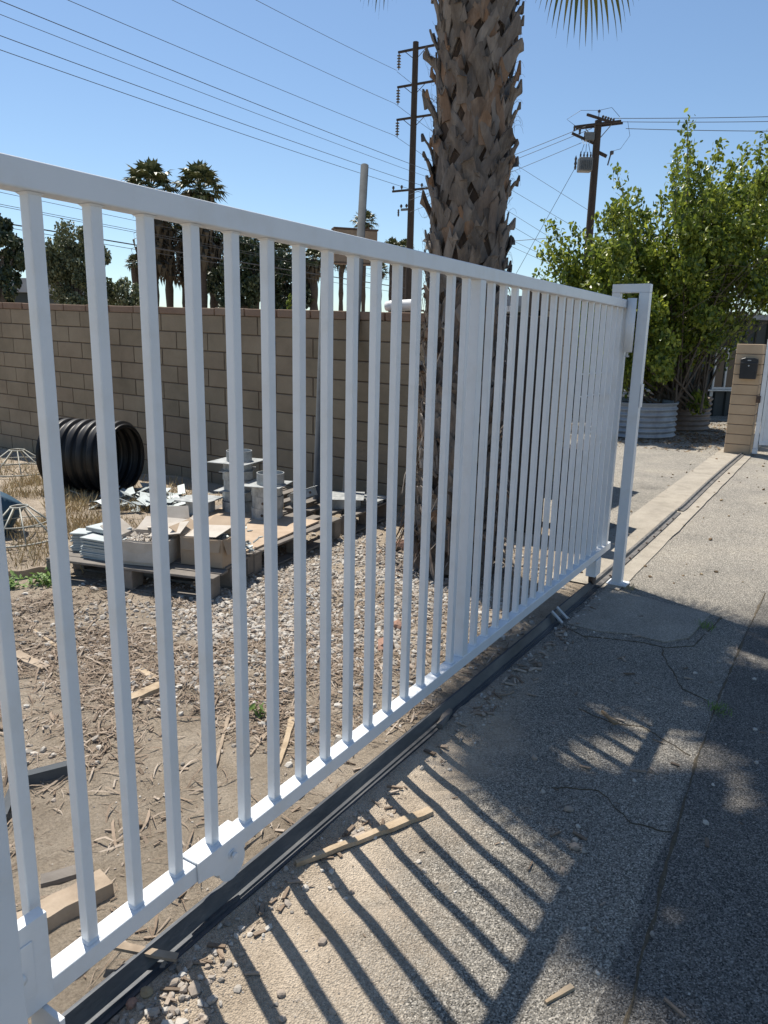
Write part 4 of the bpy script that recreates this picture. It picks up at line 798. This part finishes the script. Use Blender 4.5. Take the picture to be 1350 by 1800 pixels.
def inside(u, v):
    us = [p[0] for p in top_prof]; vs = [p[1] for p in top_prof]; t = np.interp(u, us, vs)+(60 if u < 1100 else 75)
    lo = np.interp(u, [930, 1000, 1080, 1130, 1160, 1215, 1240, 1290, 1350, 1440], [520, 600, 640, 660, 665, 650, 610, 560, 540, 560])
    return t < v < lo
while len(blobs) < 175:
    u = rr.uniform(930, 1440); v = rr.uniform(280, 715)
    if inside(u, v): blobs.append((at(u, v, TD+rr.uniform(-1.1, 1.5)), (rr.uniform(.16, .30), rr.uniform(.16, .30), rr.uniform(.2, .38)), 1))
for k in range(6): blobs.append((at(rr.uniform(1150, 1228), rr.uniform(560, 712), TD+rr.uniform(-.3, 1.0)), (.2, .2, .25), 1))
leafcloud(MBL, blobs, 215, .10, rr)
MBL.build('crown', 'leaf', tree)
for k in range(60):   # thin arching twigs on the right
    s0 = at(rr.uniform(1180, 1330), rr.uniform(480, 640), TD+rr.uniform(-.8, .3)); d_ = np.array([rr.uniform(-.3, 1.0), rr.uniform(-.3, .3), rr.uniform(.2, 1.0)]); p2 = s0+d_*.6; p3 = s0+d_*1.0+np.array([.15, 0, -.2])
    MBT.tube([tuple(s0), tuple(s0*.5+p2*.5), tuple(p2), tuple(p3)], [.009, .007, .005, .003], 4)
MBT.build('trunk', 'bark', tree)
def bgtree(name, label, u, v0, v1, dep, wpx, m, n, size, seed, group=None):
    rr = np.random.default_rng(seed); s = dep/FPX; e_ = empty(name, label, 'tree', group); cu = (v0+v1)/2
    mb = MB(); bl = []
    for k in range(90):
        a = rr.uniform(-1, 1); b = rr.uniform(-1, 1)
        if a*a+b*b > 1: continue
        c = at(u+a*wpx*.5, cu+b*(v1-v0)*.45*(1 if b > 0 else math.sqrt(max(.15, 1-a*a*.6))), dep+rr.uniform(-.35, .35)*wpx*s); r = wpx*s*rr.uniform(.06, .17); bl.append((c, (r, r, r*1.15), 1))
    leafcloud(mb, bl, n/len(bl), size, rr); mb.build('crown', m, e_)
    b0 = at(u, v1, dep); t_ = MB(); t_.tube([(b0[0], b0[1], -.3), (b0[0]+.1, b0[1], b0[2]+.3), tuple(at(u+wpx*.05, cu, dep))], [.16, .13, .05], 8)
    for k in range(7): t_.tube([(b0[0]+.1, b0[1], b0[2]+.2), tuple(at(u+rr.uniform(-.35, .35)*wpx, cu-(v1-v0)*rr.uniform(.0, .35), dep))], [.07, .02], 5)
    t_.build('trunk', 'bark', e_)
bgtree('broadleaf_tree', 'dark green tree at the far left edge above the block wall', 2, 368, 560, 24, 82, 'darkleaf', 9000, .17, 31)
bgtree('olive_tree', 'grey-green olive-like tree above the wall at the left, beside the dark tree', 130, 398, 560, 25, 124, 'olive', 24000, .12, 32)
bgtree('broadleaf_tree', 'low pale green bush above the wall under the small distant palm', 222, 492, 560, 26, 84, 'olive', 2600, .14, 33)
bgtree('broadleaf_tree', 'dense dark tree behind the palm cluster left of centre', 425, 425, 560, 58, 110, 'darkleaf', 9000, .38, 34)
bgtree('broadleaf_tree', 'dark tree between the palm cluster and the centre pickets', 505, 440, 560, 60, 90, 'darkleaf', 7000, .38, 35)
bgtree('broadleaf_tree', 'small yellow-green tree low above the wall among dark palms', 513, 512, 556, 50, 16, 'leaf', 500, .22, 36)
# ------------------------------------------------------------------ distant fan palms
def far_palm(label, u, v, dep, crown_px, skirt=1., seed=0, group='fan palms beyond the block wall', tr=.24, lean=0, nf=34):
    rr = np.random.default_rng(seed); R = crown_px/2*dep/FPX; top = at(u, v, dep); cz = top[2]-R*.62
    e_ = empty('fan_palm', label, 'palm tree', group, loc=(0, 0, 0)); cx, cy = top[0], top[1]
    n = 12; zs = np.linspace(-.5, cz, 16); t_ = MB()
    t_.tube([(cx+lean*(1-z/cz), cy, z) for z in zs], [tr*(1.05+.14*math.sin(i*2.3+seed)) for i in range(16)], 12); t_.build('trunk', 'fartrunk', e_)
    mb = MB(); hub = np.array([cx, cy, cz])
    for i in range(nf):
        az = 2*math.pi*i*.618+rr.uniform(-.2, .2); el = math.pi/2*(1-1.35*(i/nf)**.9)+rr.uniform(-.1, .1)
        d = np.array([math.cos(az)*math.cos(el), math.sin(az)*math.cos(el), math.sin(el)]); L = R*rr.uniform(.42, .58); c = hub+d*L*(1 if el > -.2 else .7)
        side = np.cross(d, [0, 0, 1]); side = side/(np.linalg.norm(side)+1e-6); nr = np.cross(side, d); K = 13
        mb.tube([tuple(hub), tuple(c)], R*.012, 3, cap=False)
        for k in range(K):
            a = (k/(K-1)-.5)*3.6; dd = d*math.cos(a)+side*math.sin(a); l = R*.46*(1-.2*abs(a))*rr.uniform(.85, 1.1); w = np.cross(dd, nr)*R*.045
            p1 = c+dd*l*.55; p2 = c+dd*l+np.array([0, 0, -l*rr.uniform(.15, .5)])
            mb.add([c-w*.4, c+w*.4, p1+w, p1-w, p2], [(0, 1, 2, 3), (3, 2, 4)])
    mb.build('crown', 'farfrond', e_)
    if skirt:
        mb = MB()
        for i in range(int(130*skirt)):
            az = rr.uniform(0, 6.28); zt = cz-rr.uniform(0, R*1.1*skirt); l = R*rr.uniform(.35, .75); w = R*.07; r0 = tr*1.1; r1 = R*rr.uniform(.2, .62)
            c_, s_ = math.cos(az), math.sin(az); mb.add([(cx+c_*r0-s_*w, cy+s_*r0+c_*w, zt), (cx+c_*r0+s_*w, cy+s_*r0-c_*w, zt), (cx+c_*r1+s_*w, cy+s_*r1-c_*w, zt-l*.4), (cx+c_*r1-s_*w, cy+s_*r1+c_*w, zt-l*.4), (cx+c_*r1*.9, cy+s_*r1*.9, zt-l)], [(0, 1, 2, 3), (3, 2, 4)])
        mb.build('dead_skirt', 'skirt', e_)
FP = [(262, 293, 55, 122, 1.9, 'left palm of the tall pair whose crown clears the gate rail'), (350, 296, 55, 112, 1.8, 'right palm of the tall pair whose crown clears the gate rail'),
      (236, 450, 62, 42, .3, 'small round-headed palm low above the wall at the left'), (292, 372, 60, 70, 2.2, 'palm with long brown skirt below the tall pair, behind the third gap'), (322, 392, 62, 66, 2.0, 'palm with dark skirt just right of the third gap'),
      (372, 388, 60, 70, 2.2, 'palm with dark skirt below the right tall palm'), (405, 402, 62, 74, 1.6, 'palm crown behind the fifth picket'), (448, 405, 64, 74, 1.4, 'palm crown just left of the sixth picket'), (492, 425, 66, 66, 1.2, 'palm crown left of the sixth and seventh picket gap'),
      (552, 436, 58, 62, .8, 'palm with thick bare trunk left of the short steel pole'), (600, 440, 80, 52, .3, 'slim palm under the tan sign'), (641, 372, 85, 58, .2, 'slim tall palm standing behind the tall steel pole'),
      (690, 421, 70, 46, .6, 'palm just left of the tall power pole, crown level with the rail'), (712, 424, 66, 50, .8, 'palm crown between the power pole and the palm trunk'), (668, 462, 75, 44, .3, 'low palm with spiky crown behind the ninth gap')]
for i, (u, v, dep, w, sk, lab) in enumerate(FP):
    far_palm('distant fan palm, '+lab, u, v, dep, w, sk, seed=50+i, tr=.30 if i < 10 else .24, nf=54 if i < 10 else 34)
# ------------------------------------------------------------------ buildings beyond the wall
def bldg(name, label, uL, uR, vtop, dep, depth_m, m, roof=.35, over=.5, vR=None):
    a = at(uL, vtop, dep); b = at(uR, vR or vtop, dep); e_ = empty(name, label, 'building'); zt = max(a[2], b[2]); d = b-a; d[2] = 0; L = float(np.linalg.norm(d)); t_ = d/L; nn = np.array([-t_[1], t_[0], 0]); an = math.atan2(t_[1], t_[0])
    c = a+d/2+nn*depth_m/2; MB().box((c[0], c[1], (zt-roof)/2-.2), (L, depth_m, zt-roof+.4), rotz(an)).build('walls', m, e_)
    MB().box((c[0], c[1], zt-roof/2+.002), (L+2*over, depth_m+2*over, roof), rotz(an)).build('roof', 'greyroof', e_)
    for k in range(max(1, int(L/3))):
        p = a+t_*(1.5+3*k)-nn*.02; MB().box((p[0], p[1], zt-roof-1.2), (1.3, .03, 1.0), rotz(an)).build('window', 'glass', e_)
    return e_
bldg('house', 'low building with a grey roof half hidden by the dark tree at the far left', -160, 50, 488, 34, 8, 'darkgreen', .62, .4, 490)
bldg('shed', 'low grey flat-roofed shed seen between pickets right of the palm trunk', 858, 935, 521, 26, 5, 'darkgreen', .42, .1)
# tan sign cabinet on its posts
e_ = empty('sign_cabinet', 'plain tan box sign standing high beyond the wall behind the steel poles', 'sign'); a = at(586, 400, 30); b = at(661, 411, 30.5); c = (a+b)/2; d = b-a; an = math.atan2(d[1], d[0]); L = float(np.hypot(d[0], d[1])); Hh = 55/FPX*30
MB().box((c[0], c[1], c[2]-Hh/2), (L, .5, Hh), rotz(an)).build('cabinet', 'tan', e_, bevel=.02)
MB().box((c[0], c[1], c[2]+.035), (L+.06, .56, .06), rotz(an)).box((c[0], c[1], c[2]-Hh-.03), (L+.06, .56, .05), rotz(an)).build('trim', 'rust', e_)
MB().tube([(c[0], c[1], -.5), (c[0], c[1], c[2]-Hh-.06)], .1, 10).build('post', 'rust', e_)
# ------------------------------------------------------------------ power poles
def arm(mb, a, b, w=.11, h=.12):
    a = Vector(a); b = Vector(b); t = (b-a).normalized(); s = t.cross(Vector((0, 0, 1))).normalized(); u = s.cross(t); V = []
    for p in (a, b):
        for i, j in ((-1, -1), (1, -1), (1, 1), (-1, 1)): V.append(tuple(p+s*w/2*i+u*h/2*j))
    return mb.add(V, [(0, 1, 2, 3), (7, 6, 5, 4), (0, 4, 5, 1), (1, 5, 6, 2), (2, 6, 7, 3), (3, 7, 4, 0)])
D1 = 46; tp = empty('power_pole', 'tall brown wooden power pole with four cross arms left of the palm trunk', 'power pole')
pt = at(731, 74, D1); k_ = D1/FPX
MB().lathe([(.26, -1), (.235, 6), (.185, pt[2]), (0, pt[2]+.01)], (pt[0], pt[1], 0), 16).build('pole', 'polewood', tp, smooth=False)
AD = Vector(at(762, 70, D1-1.2))-Vector(at(700, 95, D1)); AD.z = 0; AD.normalize(); camr = Vector(tuple(Rv)); camr.z = 0; camr.normalize()
AD = (camr*.86+Vector((-Fv[0], -Fv[1], 0)).normalized()*.51).normalized()
def insulator(c, n=5, r=.13, s=.165, m='insul', parent=None):
    pr = []
    for i in range(n): z = -i*s; pr += [(.035, z), (.05, z-.02), (r, z-.07), (r*.96, z-.1), (.04, z-.1)]
    pr += [(.025, -n*s-.08), (0, -n*s-.08)]; o = MB().lathe([(0, .08), (.02, .08)]+pr, tuple(c), 12).build('insulator', m, parent); return o
arms = []
for (uL, vL) in ((700, 95), (696, 153), (694, 208)):
    zc = at(730-(vL-95)*.07, vL-10, D1)[2]; c = Vector((pt[0], pt[1], zc)); half = 1.25; o = arm(MB(), c-AD*half, c+AD*1.9).build('cross_arm', 'polewood', tp)
    for s_ in (-1, 1):
        MB().tube([c+AD*s_*.75-Vector((0, 0, .05)), Vector((pt[0], pt[1], zc-.62))], .022, 5).build('brace', 'polewood', tp)
        insulator(c+AD*(-half+.06 if s_ < 0 else 1.82)-Vector((0, 0, .12)), parent=tp)
    arms.append(c)
c = Vector((pt[0], pt[1], at(715, 322, D1)[2])); o = arm(MB(), c-AD*1.45, c+AD*1.45).build('cross_arm', 'polewood', tp); arms.append(c)
for s_ in (-1.38, -.75, .75, 1.38): MB().lathe([(.02, 0), (.05, .06), (.085, .12), (.08, .2), (.05, .26), (0, .27)], tuple(c+AD*s_+Vector((0, 0, .07))), 10).build('pin_insulator', 'insul', tp)
c5 = Vector((pt[0], pt[1], at(712, 356, D1)[2])); arm(MB(), c5-AD*.75, c5-AD*.22, .1, .14).build('cutout_bracket', 'transf', tp)
for q in (.75, .35): MB().lathe([(.02, 0), (.05, .05), (.09, .1), (.08, .17), (.04, .24), (0, .25)], tuple(c5-AD*q+Vector((0, 0, .1))), 10).build('pin_insulator', 'insul', tp)
MB().lathe([(.03, .15), (.07, .1), (.05, .02), (.07, -.05), (.045, -.13), (.07, -.2), (.03, -.3), (0, -.32)], tuple(c5-AD*.95-Vector((0, 0, .1))), 10).build('cutout', 'insul', tp)
D2 = 33; rp = empty('power_pole', 'dark power pole with grey transformer rising behind the green tree on the right', 'power pole')
q = at(1052, 212, D2); k2 = D2/FPX
MB().lathe([(.20, -1), (.185, 4), (.155, q[2]), (0, q[2]+.01)], (q[0], q[1], 0), 16).build('pole', 'polewood', rp)
A2 = (camr*.80+Vector((Fv[0], Fv[1], 0)).normalized()*.6).normalized(); A2b = (camr*.86-Vector((Fv[0], Fv[1], 0)).normalized()*.5).normalized()
c = Vector((q[0], q[1], q[2]-.18)); rt = camr
sl_ = Vector((0, 0, -.0))
for off, dz in ((.17, .0), (-.17, .0)):
    n_ = A2b.cross(Vector((0, 0, 1)))*off; arm(MB(), c-A2b*1.05+n_, c+A2b*1.05+n_, .075, .09).build('cross_arm', 'polewood', rp)
arm(MB(), c-A2*.8+Vector((0, 0, .28)), c+A2*1.2+Vector((0, 0, .28)), .08, .1).build('cross_arm', 'polewood', rp)
for i in range(5): MB().lathe([(.02, 0), (.055, .03), (.06, .09), (.02, .12), (0, .12)], tuple(c+A2*(.3+.19*i)+Vector((0, 0, .34))), 8).build('pin_insulator', 'insul', rp)
for s_ in (-1, 1): MB().tube([c+A2b*s_*.6-Vector((0, 0, .05)), c+Vector((0, 0, -.7))], .02, 5).build('brace', 'transf', rp)
MB().tube([c+Vector((0, 0, .1)), c+Vector((0, 0, .55))], .02, 5).lathe([(.02, 0), (.07, .03), (.06, .1), (0, .14)], tuple(c+Vector((0, 0, .5))), 8).build('pin_insulator', 'insul', rp)
c3 = Vector(at(1052, 248, D2)); c3.x = q[0]; c3.y = q[1]
arm(MB(), c3-rt*1.15+Vector((0, 0, .35)), c3-rt*.12+Vector((0, 0, -.05)), .09, .1).build('cross_arm', 'polewood', rp)
for i, (a_, dz) in enumerate([(1.05, .45), (.8, .32), (.55, .2), (.32, .1)]): MB().lathe([(.02, 0), (.06, .04), (.04, .1), (.06, .16), (.04, .24), (0, .26)], tuple(c3-rt*a_+Vector((0, 0, dz-.02))), 8).build('cutout', 'insul', rp)
MB().box(tuple(c3-rt*.35+Vector((0, 0, .22))), (.42, .3, .34), rotz(YAW)).build('fuse_box', 'transf', rp, bevel=.02)
arm(MB(), c3+rt*.12+Vector((0, 0, -.42)), c3+rt*.5+Vector((0, 0, -.58)), .1, .13).build('cross_arm', 'polewood', rp)
MB().tube([c3+rt*.7+Vector((0, 0, -.38)), c3+rt*.58+Vector((0, 0, -.95))], .035, 6).lathe([(0, -.1), (.09, -.06), (.09, .06), (0, .1)], tuple(c3+rt*.72+Vector((0, 0, -.42))), 10).build('cutout', 'insul', rp)
c4 = Vector(at(1028, 290, D2-.3)); tr_ = MB().box((0, 0, 0), (.60, .45, .58)).build('transformer', 'transf', rp, bevel=.05, seg=3); tr_.location = tuple(c4); tr_.rotation_euler = (0, 0, YAW)
mb = MB()
for i in range(7): mb.box((c4.x+camr.x*(-.24+.08*i)-Fv[0]*.24, c4.y+camr.y*(-.24+.08*i)-Fv[1]*.24, c4.z-.05), (.014, .08, .4), rotz(YAW))
mb.build('cooling_fins', 'transf', rp)
for i in range(4): MB().lathe([(.035, 0), (.05, .04), (.03, .08), (.05, .12), (.03, .17), (.02, .26), (0, .27)], tuple(c4+camr*(-.22+.15*i)+Vector((0, 0, .28))), 8).build('bushing', 'insul', rp)
MB().lathe([(.04, 0), (.06, .1), (.04, .16), (.07, .25), (.04, .35), (.06, .45), (0, .6)], tuple(c4-camr*.42+Vector((0, 0, -.2))), 8).build('arrester', 'insul', rp)
for q_ in ((-.2, .25), (.0, .2), (.2, .3)): MB().tube([c4+camr*q_[0]+Vector((0, 0, .5)), c4+camr*(q_[0]*.5)+Vector((0, 0, .85)), c3-rt*(.5-q_[0])+Vector((0, 0, .1))], .012, 4).build('lead', 'wire', rp)
for (ax_, bz) in ((-1.5, .2), (1.0, .35)):
    MB().tube([c+A2b*(-1.0 if ax_ < 0 else .95)+Vector((0, 0, .05)), c+rt*ax_*.95+Vector((0, 0, bz+.0)), c+rt*ax_*.55+Vector((0, 0, bz+.38)), c+Vector((0, 0, .6))], .01, 4).build('lead', 'wire', rp)
MB().tube([c+A2b*1.3, c+A2b*1.45+Vector((0, 0, -.6)), c3+rt*1.1+Vector((0, 0, -.25)), c3+rt*.72+Vector((0, 0, -.35))], .01, 4).build('lead', 'wire', rp)
# ------------------------------------------------------------------ wires
def wire(label, p0, p1, r=.011, sag=.0, grp='overhead wires'):
    a = Vector(at(*p0)); b = Vector(at(*p1)); n_ = 26; pts = []
    for i in range(n_+1): t = i/n_; p = a.lerp(b, t); p.z -= 4*sag*t*(1-t); pts.append(p)
    o = MB().tube(pts, r, 5, cap=False).build('wire', 'wire', smooth=True); tag(o, label, 'wire', grp)
W1 = D1-.2
def ext(u0, v0, u1, v1, u): return v0+(v1-v0)*(u-u0)/(u1-u0)
for (u0, v0, u1, v1, r, lab, sg) in [(10, 0, 810, 321, .021, 'darkest overhead wire running from the top left corner down to the palm', .10), (0, 20, 810, 332, .015, 'thin overhead wire just below the darkest wire at the top left', .10), (0, 57, 800, 345, .019, 'overhead wire entering the left edge below the first pair, ending at the lower cross arm', .12), (0, 82, 800, 357, .018, 'lowest of the four left overhead wires, ending at the lower cross arm tip', .12)]:
    wire(lab, (-140, ext(u0, v0, u1, v1, -140)+4, 20), (u1, v1, W1), r*.62, sg)
for (u0, v0, u1, v1, r, lab) in [(124, 0, 693, 238, .016, 'thin overhead wire to the lowest hanging insulator of the tall pole'), (308, 0, 694, 182, .015, 'thin overhead wire to the middle hanging insulator of the tall pole'), (456, 0, 698, 124, .014, 'thin overhead wire to the topmost hanging insulator of the tall pole')]:
    wire(lab, (u0-180, ext(u0, v0, u1, v1, u0-180), 24), (u1, v1, W1), r*.75, .08)
for (a, b, lab) in [((698, 126), (785, 194), 'wire running on from the topmost insulator to the palm trunk'), ((694, 182), (785, 249), 'wire running on from the middle insulator to the palm trunk'), ((693, 238), (785, 300), 'wire running on from the lowest insulator to the palm trunk')]:
    wire(lab, (a[0], a[1], W1), (b[0], b[1], 50), .012, .02)
for (v0, v1, r, lab) in [(337, 386.5, .011, 'uppermost wire seen through the first picket gaps'), (358, 403.5, .012, 'upper wire of the close pair seen through the first picket gaps'), (361.5, 407, .012, 'lower wire of the close pair seen through the first picket gaps'), (390, 429, .030, 'thick cable seen through the first picket gaps'), (397, 437, .014, 'thin wire just under the thick cable in the first picket gaps')]:
    wire(lab, (-150, v0-(v1-v0)/239*150, 28), (720, v1+(v1-v0)/239*481*1.0, 52), r, .05)
for (a, b, r, lab) in [((1030, 222), (880, 280), .014, 'wire from the right pole down to the palm, uppermost of three'), ((1040, 226), (880, 290), .013, 'wire from the right pole to the palm, second of three'), ((1022, 251), (880, 311), .012, 'wire from the right pole to the palm, lowest of three')]:
    wire(lab, (b[0]-160, b[1]+62, D1), (a[0], a[1], D2), r, .05)
for (a, b, r, lab) in [((1078, 208), (1400, 200), .014, 'upper wire leaving the right pole towards the right edge'), ((1080, 214), (1400, 210), .013, 'middle wire leaving the right pole towards the right edge'), ((1100, 226), (1400, 230), .014, 'lower wire leaving the right pole towards the right edge')]:
    wire(lab, (a[0], a[1], D2), (b[0]+120, b[1], 30), r, .05)
wire('steep guy wire dropping from the transformer on the right pole', (1012, 293, D2), (880, 530, D2+4), .011, 0)
for (a, b, lab) in [((880, 272), (1060, 385), 'faint wire falling right from the palm trunk, uppermost'), ((880, 322), (1060, 428), 'faint wire falling right from the palm trunk, second'), ((880, 362), (1040, 462), 'faint wire falling right from the palm trunk, third'), ((880, 385), (1040, 478), 'faint wire falling right from the palm trunk, fourth'), ((880, 412), (1010, 474), 'faint wire falling right from the palm trunk, fifth'), ((880, 424), (1000, 478), 'faint wire falling right from the palm trunk, lowest')]:
    wire(lab, (a[0]-60, a[1]-60*(b[1]-a[1])/(b[0]-a[0]), 50), (b[0]+60, b[1]+60*(b[1]-a[1])/(b[0]-a[0]), 44), .012, .03)
wire('darker wire running nearly level from the palm trunk into the green tree', (840, 428, 38), (1060, 409, 34), .014, .03)
# ------------------------------------------------------------------ far right: shed, planters, pillar, gate
e_ = empty('metal_shed', 'dark green ribbed metal building in the shade behind the planters', 'building')
BA = at(1120, 560, 17.2); BB = at(1520, 560, 18.6); d = BB-BA; d[2] = 0; L = float(np.linalg.norm(d)); t_ = d/L; an = math.atan2(t_[1], t_[0]); nn = np.array([-t_[1], t_[0], 0])
mb = MB(); x = -3.; V = []; prof = []
while x < L+1:
    prof += [(x, 0), (x+.16, 0), (x+.19, .045), (x+.29, .045), (x+.32, 0)]; x += .32
k = len(prof); zt = 2.25
for (x, o_) in prof: P = BA+t_*x-nn*o_; V.append((P[0], P[1], -.1))
for (x, o_) in prof: P = BA+t_*x-nn*o_; V.append((P[0], P[1], zt))
mb.add(V, [(i, i+1, k+i+1, k+i) for i in range(k-1)]); mb.build('wall', 'darkgreen', e_)
c = BA+t_*(L/2-1)+nn*2.6; MB().box((c[0], c[1], zt+.06), (L+4.6, 5.8, .12), rotz(an)).build('roof', 'greyroof', e_)
MB().box((c[0], c[1], zt/2-.06), (L+3.9, 5.1, zt-.06), rotz(an)).build('core', 'darkgreen', e_)
a = at(1252, 612, 0+1); 
def on_wall(u, v, off=.06):
    r = ray(u, v); den = float(r@nn); s = float((BA-EYE)@nn)/den; return EYE+r*s-nn*off
wl = on_wall(1252, 650); wr = on_wall(1312, 650); wt = on_wall(1280, 613)[2]; wb_ = on_wall(1280, 682)[2]; WL = float(np.linalg.norm((wr-wl)[:2])); wc = (wl+wr)/2; wc[2] = (wt+wb_)/2; Hh = wt-wb_
wd = MB().box(tuple(wc), (WL, .02, Hh), rotz(an)).build('window', 'glass', e_)
mb = MB()
for xx in (-.5, -.17, .17, .5): p = wc+t_*xx*WL-nn*.025; mb.box(tuple(p), (.045, .045, Hh+.08), rotz(an))
for zz in (-.5, .5): p = wc-nn*.03; mb.box((p[0], p[1], wc[2]+zz*Hh), (WL+.08, .06, .05), rotz(an))
mb.build('frame', 'paleframe', wd)
p = wc-nn*.06; MB().box((p[0], p[1], wb_-.05), (WL+.35, .1, .035), rotz(an)).build('sill', 'paleframe', wd)
p = on_wall(1247, 691); MB().box(tuple(p), (.09, .04, .16), rotz(an)).build('socket_box', 'paleframe', e_, bevel=.01)
# pale picket fence glimpsed left of the tree trunk
fe = empty('picket_fence', 'short pale wooden fence seen just right of the gate post under the tree', 'fence')
for i in range(6):
    p = at(1136+i*5, 640, 16.6); MB().span((p[0]-.028, p[1]-.01, .95), (p[0]+.028, p[1]+.01, 1.75)).build('picket', 'paleframe', fe)
a = at(1134, 665, 16.62); b = at(1165, 665, 16.62); arm(MB(), a, b, .04, .05).build('rail', 'paleframe', fe)
MB().span((at(1134, 665, 16.6)[0], at(1134, 665, 16.6)[1]+.02, -.07), (at(1165, 665, 16.6)[0], at(1134, 665, 16.6)[1]+.06, .95)).build('kick_board', 'darkgreen', fe)
def planter(label, u, v, dep, w, h, m, off=0):
    P = at(u, v, dep); R = w/2; prof = []; n = 60
    for i in range(n+1):
        z = h*i/n; prof.append((R+.018*math.sin(2*math.pi*z/.098), z))
    prof += [(R+.02, h), (R+.02, h+.015), (R-.015, h+.015), (R-.02, h-.03)]
    e_ = empty('round_planter', label, 'planter', 'round corrugated planters under the tree'); z0 = g(P[1])+.002
    MB().lathe(prof, (P[0], P[1], z0), 56).build('wall', m, e_, smooth=True)
    mb = MB(); V = [(P[0], P[1], z0+h*.82)]; 
    for j in range(40): a = 2*math.pi*j/40; V.append((P[0]+(R-.02)*math.cos(a), P[1]+(R-.02)*math.sin(a), z0+h*.8))
    mb.add(V, [(0, j+1, (j+1) % 40+1) for j in range(40)]); mb.build('soil', 'litter', e_); return P
planter('nearest round planter, bluish corrugated steel, right beside the gate post', 1108, 740, 14.0, 1.62, .62, 'corr')
planter('brown shaded corrugated planter on the right, below the tree', 1188, 735, 15.3, 1.30, .62, 'browncorr')
planter('pale corrugated planter set back behind the nearest planter', 1118, 716, 16.2, 1.15, .70, 'corr')
# pillar and mailbox
pl = empty('block_pillar', 'tan stacked block pillar carrying the mailbox beside the far white gate', 'pillar')
PYY = 12.75; xl = -.27; xr = .10; n_ = 11; hh = (1.63+.07)/n_
for i in range(n_): MB().span((xl, PYY, g(9)+i*hh+.004), (xr, PYY+.40, g(9)+(i+1)*hh-.004)).build('block', 'buff', pl, bevel=.006)
MB().span((xl+.01, PYY+.01, -.1), (xr-.01, PYY+.39, 1.62)).build('mortar', 'mortar', pl)
e_ = empty('mailbox', 'black wall mailbox mounted on the block pillar', 'mailbox'); mx = -.06; z0 = 1.10; z1 = 1.42
V = []; prof = [(-.115, z0), (.115, z0), (.125, z1-.06), (.115, z1-.02), (.06, z1), (-.06, z1), (-.115, z1-.02), (-.125, z1-.06)]
for y_ in (PYY-.003, PYY-.085): V += [(mx+x, y_, z) for x, z in prof]
k = 8; MB().add(V, [tuple(range(k)), tuple(range(2*k-1, k-1, -1))]+[(i, i+k, (i+1) % k+k, (i+1) % k) for i in range(k)]).build('body', 'black', e_, bevel=.004)
MB().span((mx-.12, PYY-.098, z1-.10), (mx+.12, PYY-.0865, z1-.07)).build('lid_edge', 'black', e_, bevel=.003)
MB().lathe([(0, .004), (.012, .003), (.013, 0)], (mx, PYY-.0872, z1-.12), 12, (0, -1, 0)).box((mx, PYY-.090, z1-.04), (.05, .003, .014)).build('lock', 'galv', e_)
# far white gate at the right edge
e_ = empty('sheet_gate', 'far white sheet-metal gate leaf at the right edge beside the pillar', 'gate')
MB().span((.145, 12.72, .04), (.205, 12.78, 1.70)).build('end_post', 'white', e_, bevel=.004)
MB().span((.14, 12.70, -.04), (.21, 12.80, .035)).build('foot', 'white', e_, bevel=.004)
gd = Vector((.95, .32, 0)).normalized()
def gpan(s0, s1, z0, z1, t=.03, off=0, nm='panel', m='white', par=e_):
    a = Vector((.21, 12.75, 0))+gd*s0; b = Vector((.21, 12.75, 0))+gd*s1; nn_ = Vector((-gd.y, gd.x, 0)); V = []
    for z in (z0, z1):
        for p, s_ in ((a, -1), (b, -1), (b, 1), (a, 1)): w = p-nn_*off+nn_*s_*t/2; V.append((w.x, w.y, z))
    MB().add(V, [(0, 3, 2, 1), (4, 5, 6, 7), (0, 1, 5, 4), (1, 2, 6, 5), (2, 3, 7, 6), (3, 0, 4, 7)]).build(nm, m, par, bevel=.002)
gpan(.003, 3.2, .14, 1.62, .02); gpan(.003, 3.2, .10, .15, .05, 0, 'bottom_rail'); gpan(.003, 3.2, 1.61, 1.67, .05, 0, 'top_rail')
for i in range(14): gpan(.05+i*.22, .062+i*.22, .16, 1.60, .008, .016, 'rib')
MB().box((.13, 12.72, .80), (.06, .05, .11)).lathe([(0, .02), (.02, .015), (.02, 0)], (.13, 12.69, .80), 10, (0, -1, 0)).build('latch', 'rust', e_)
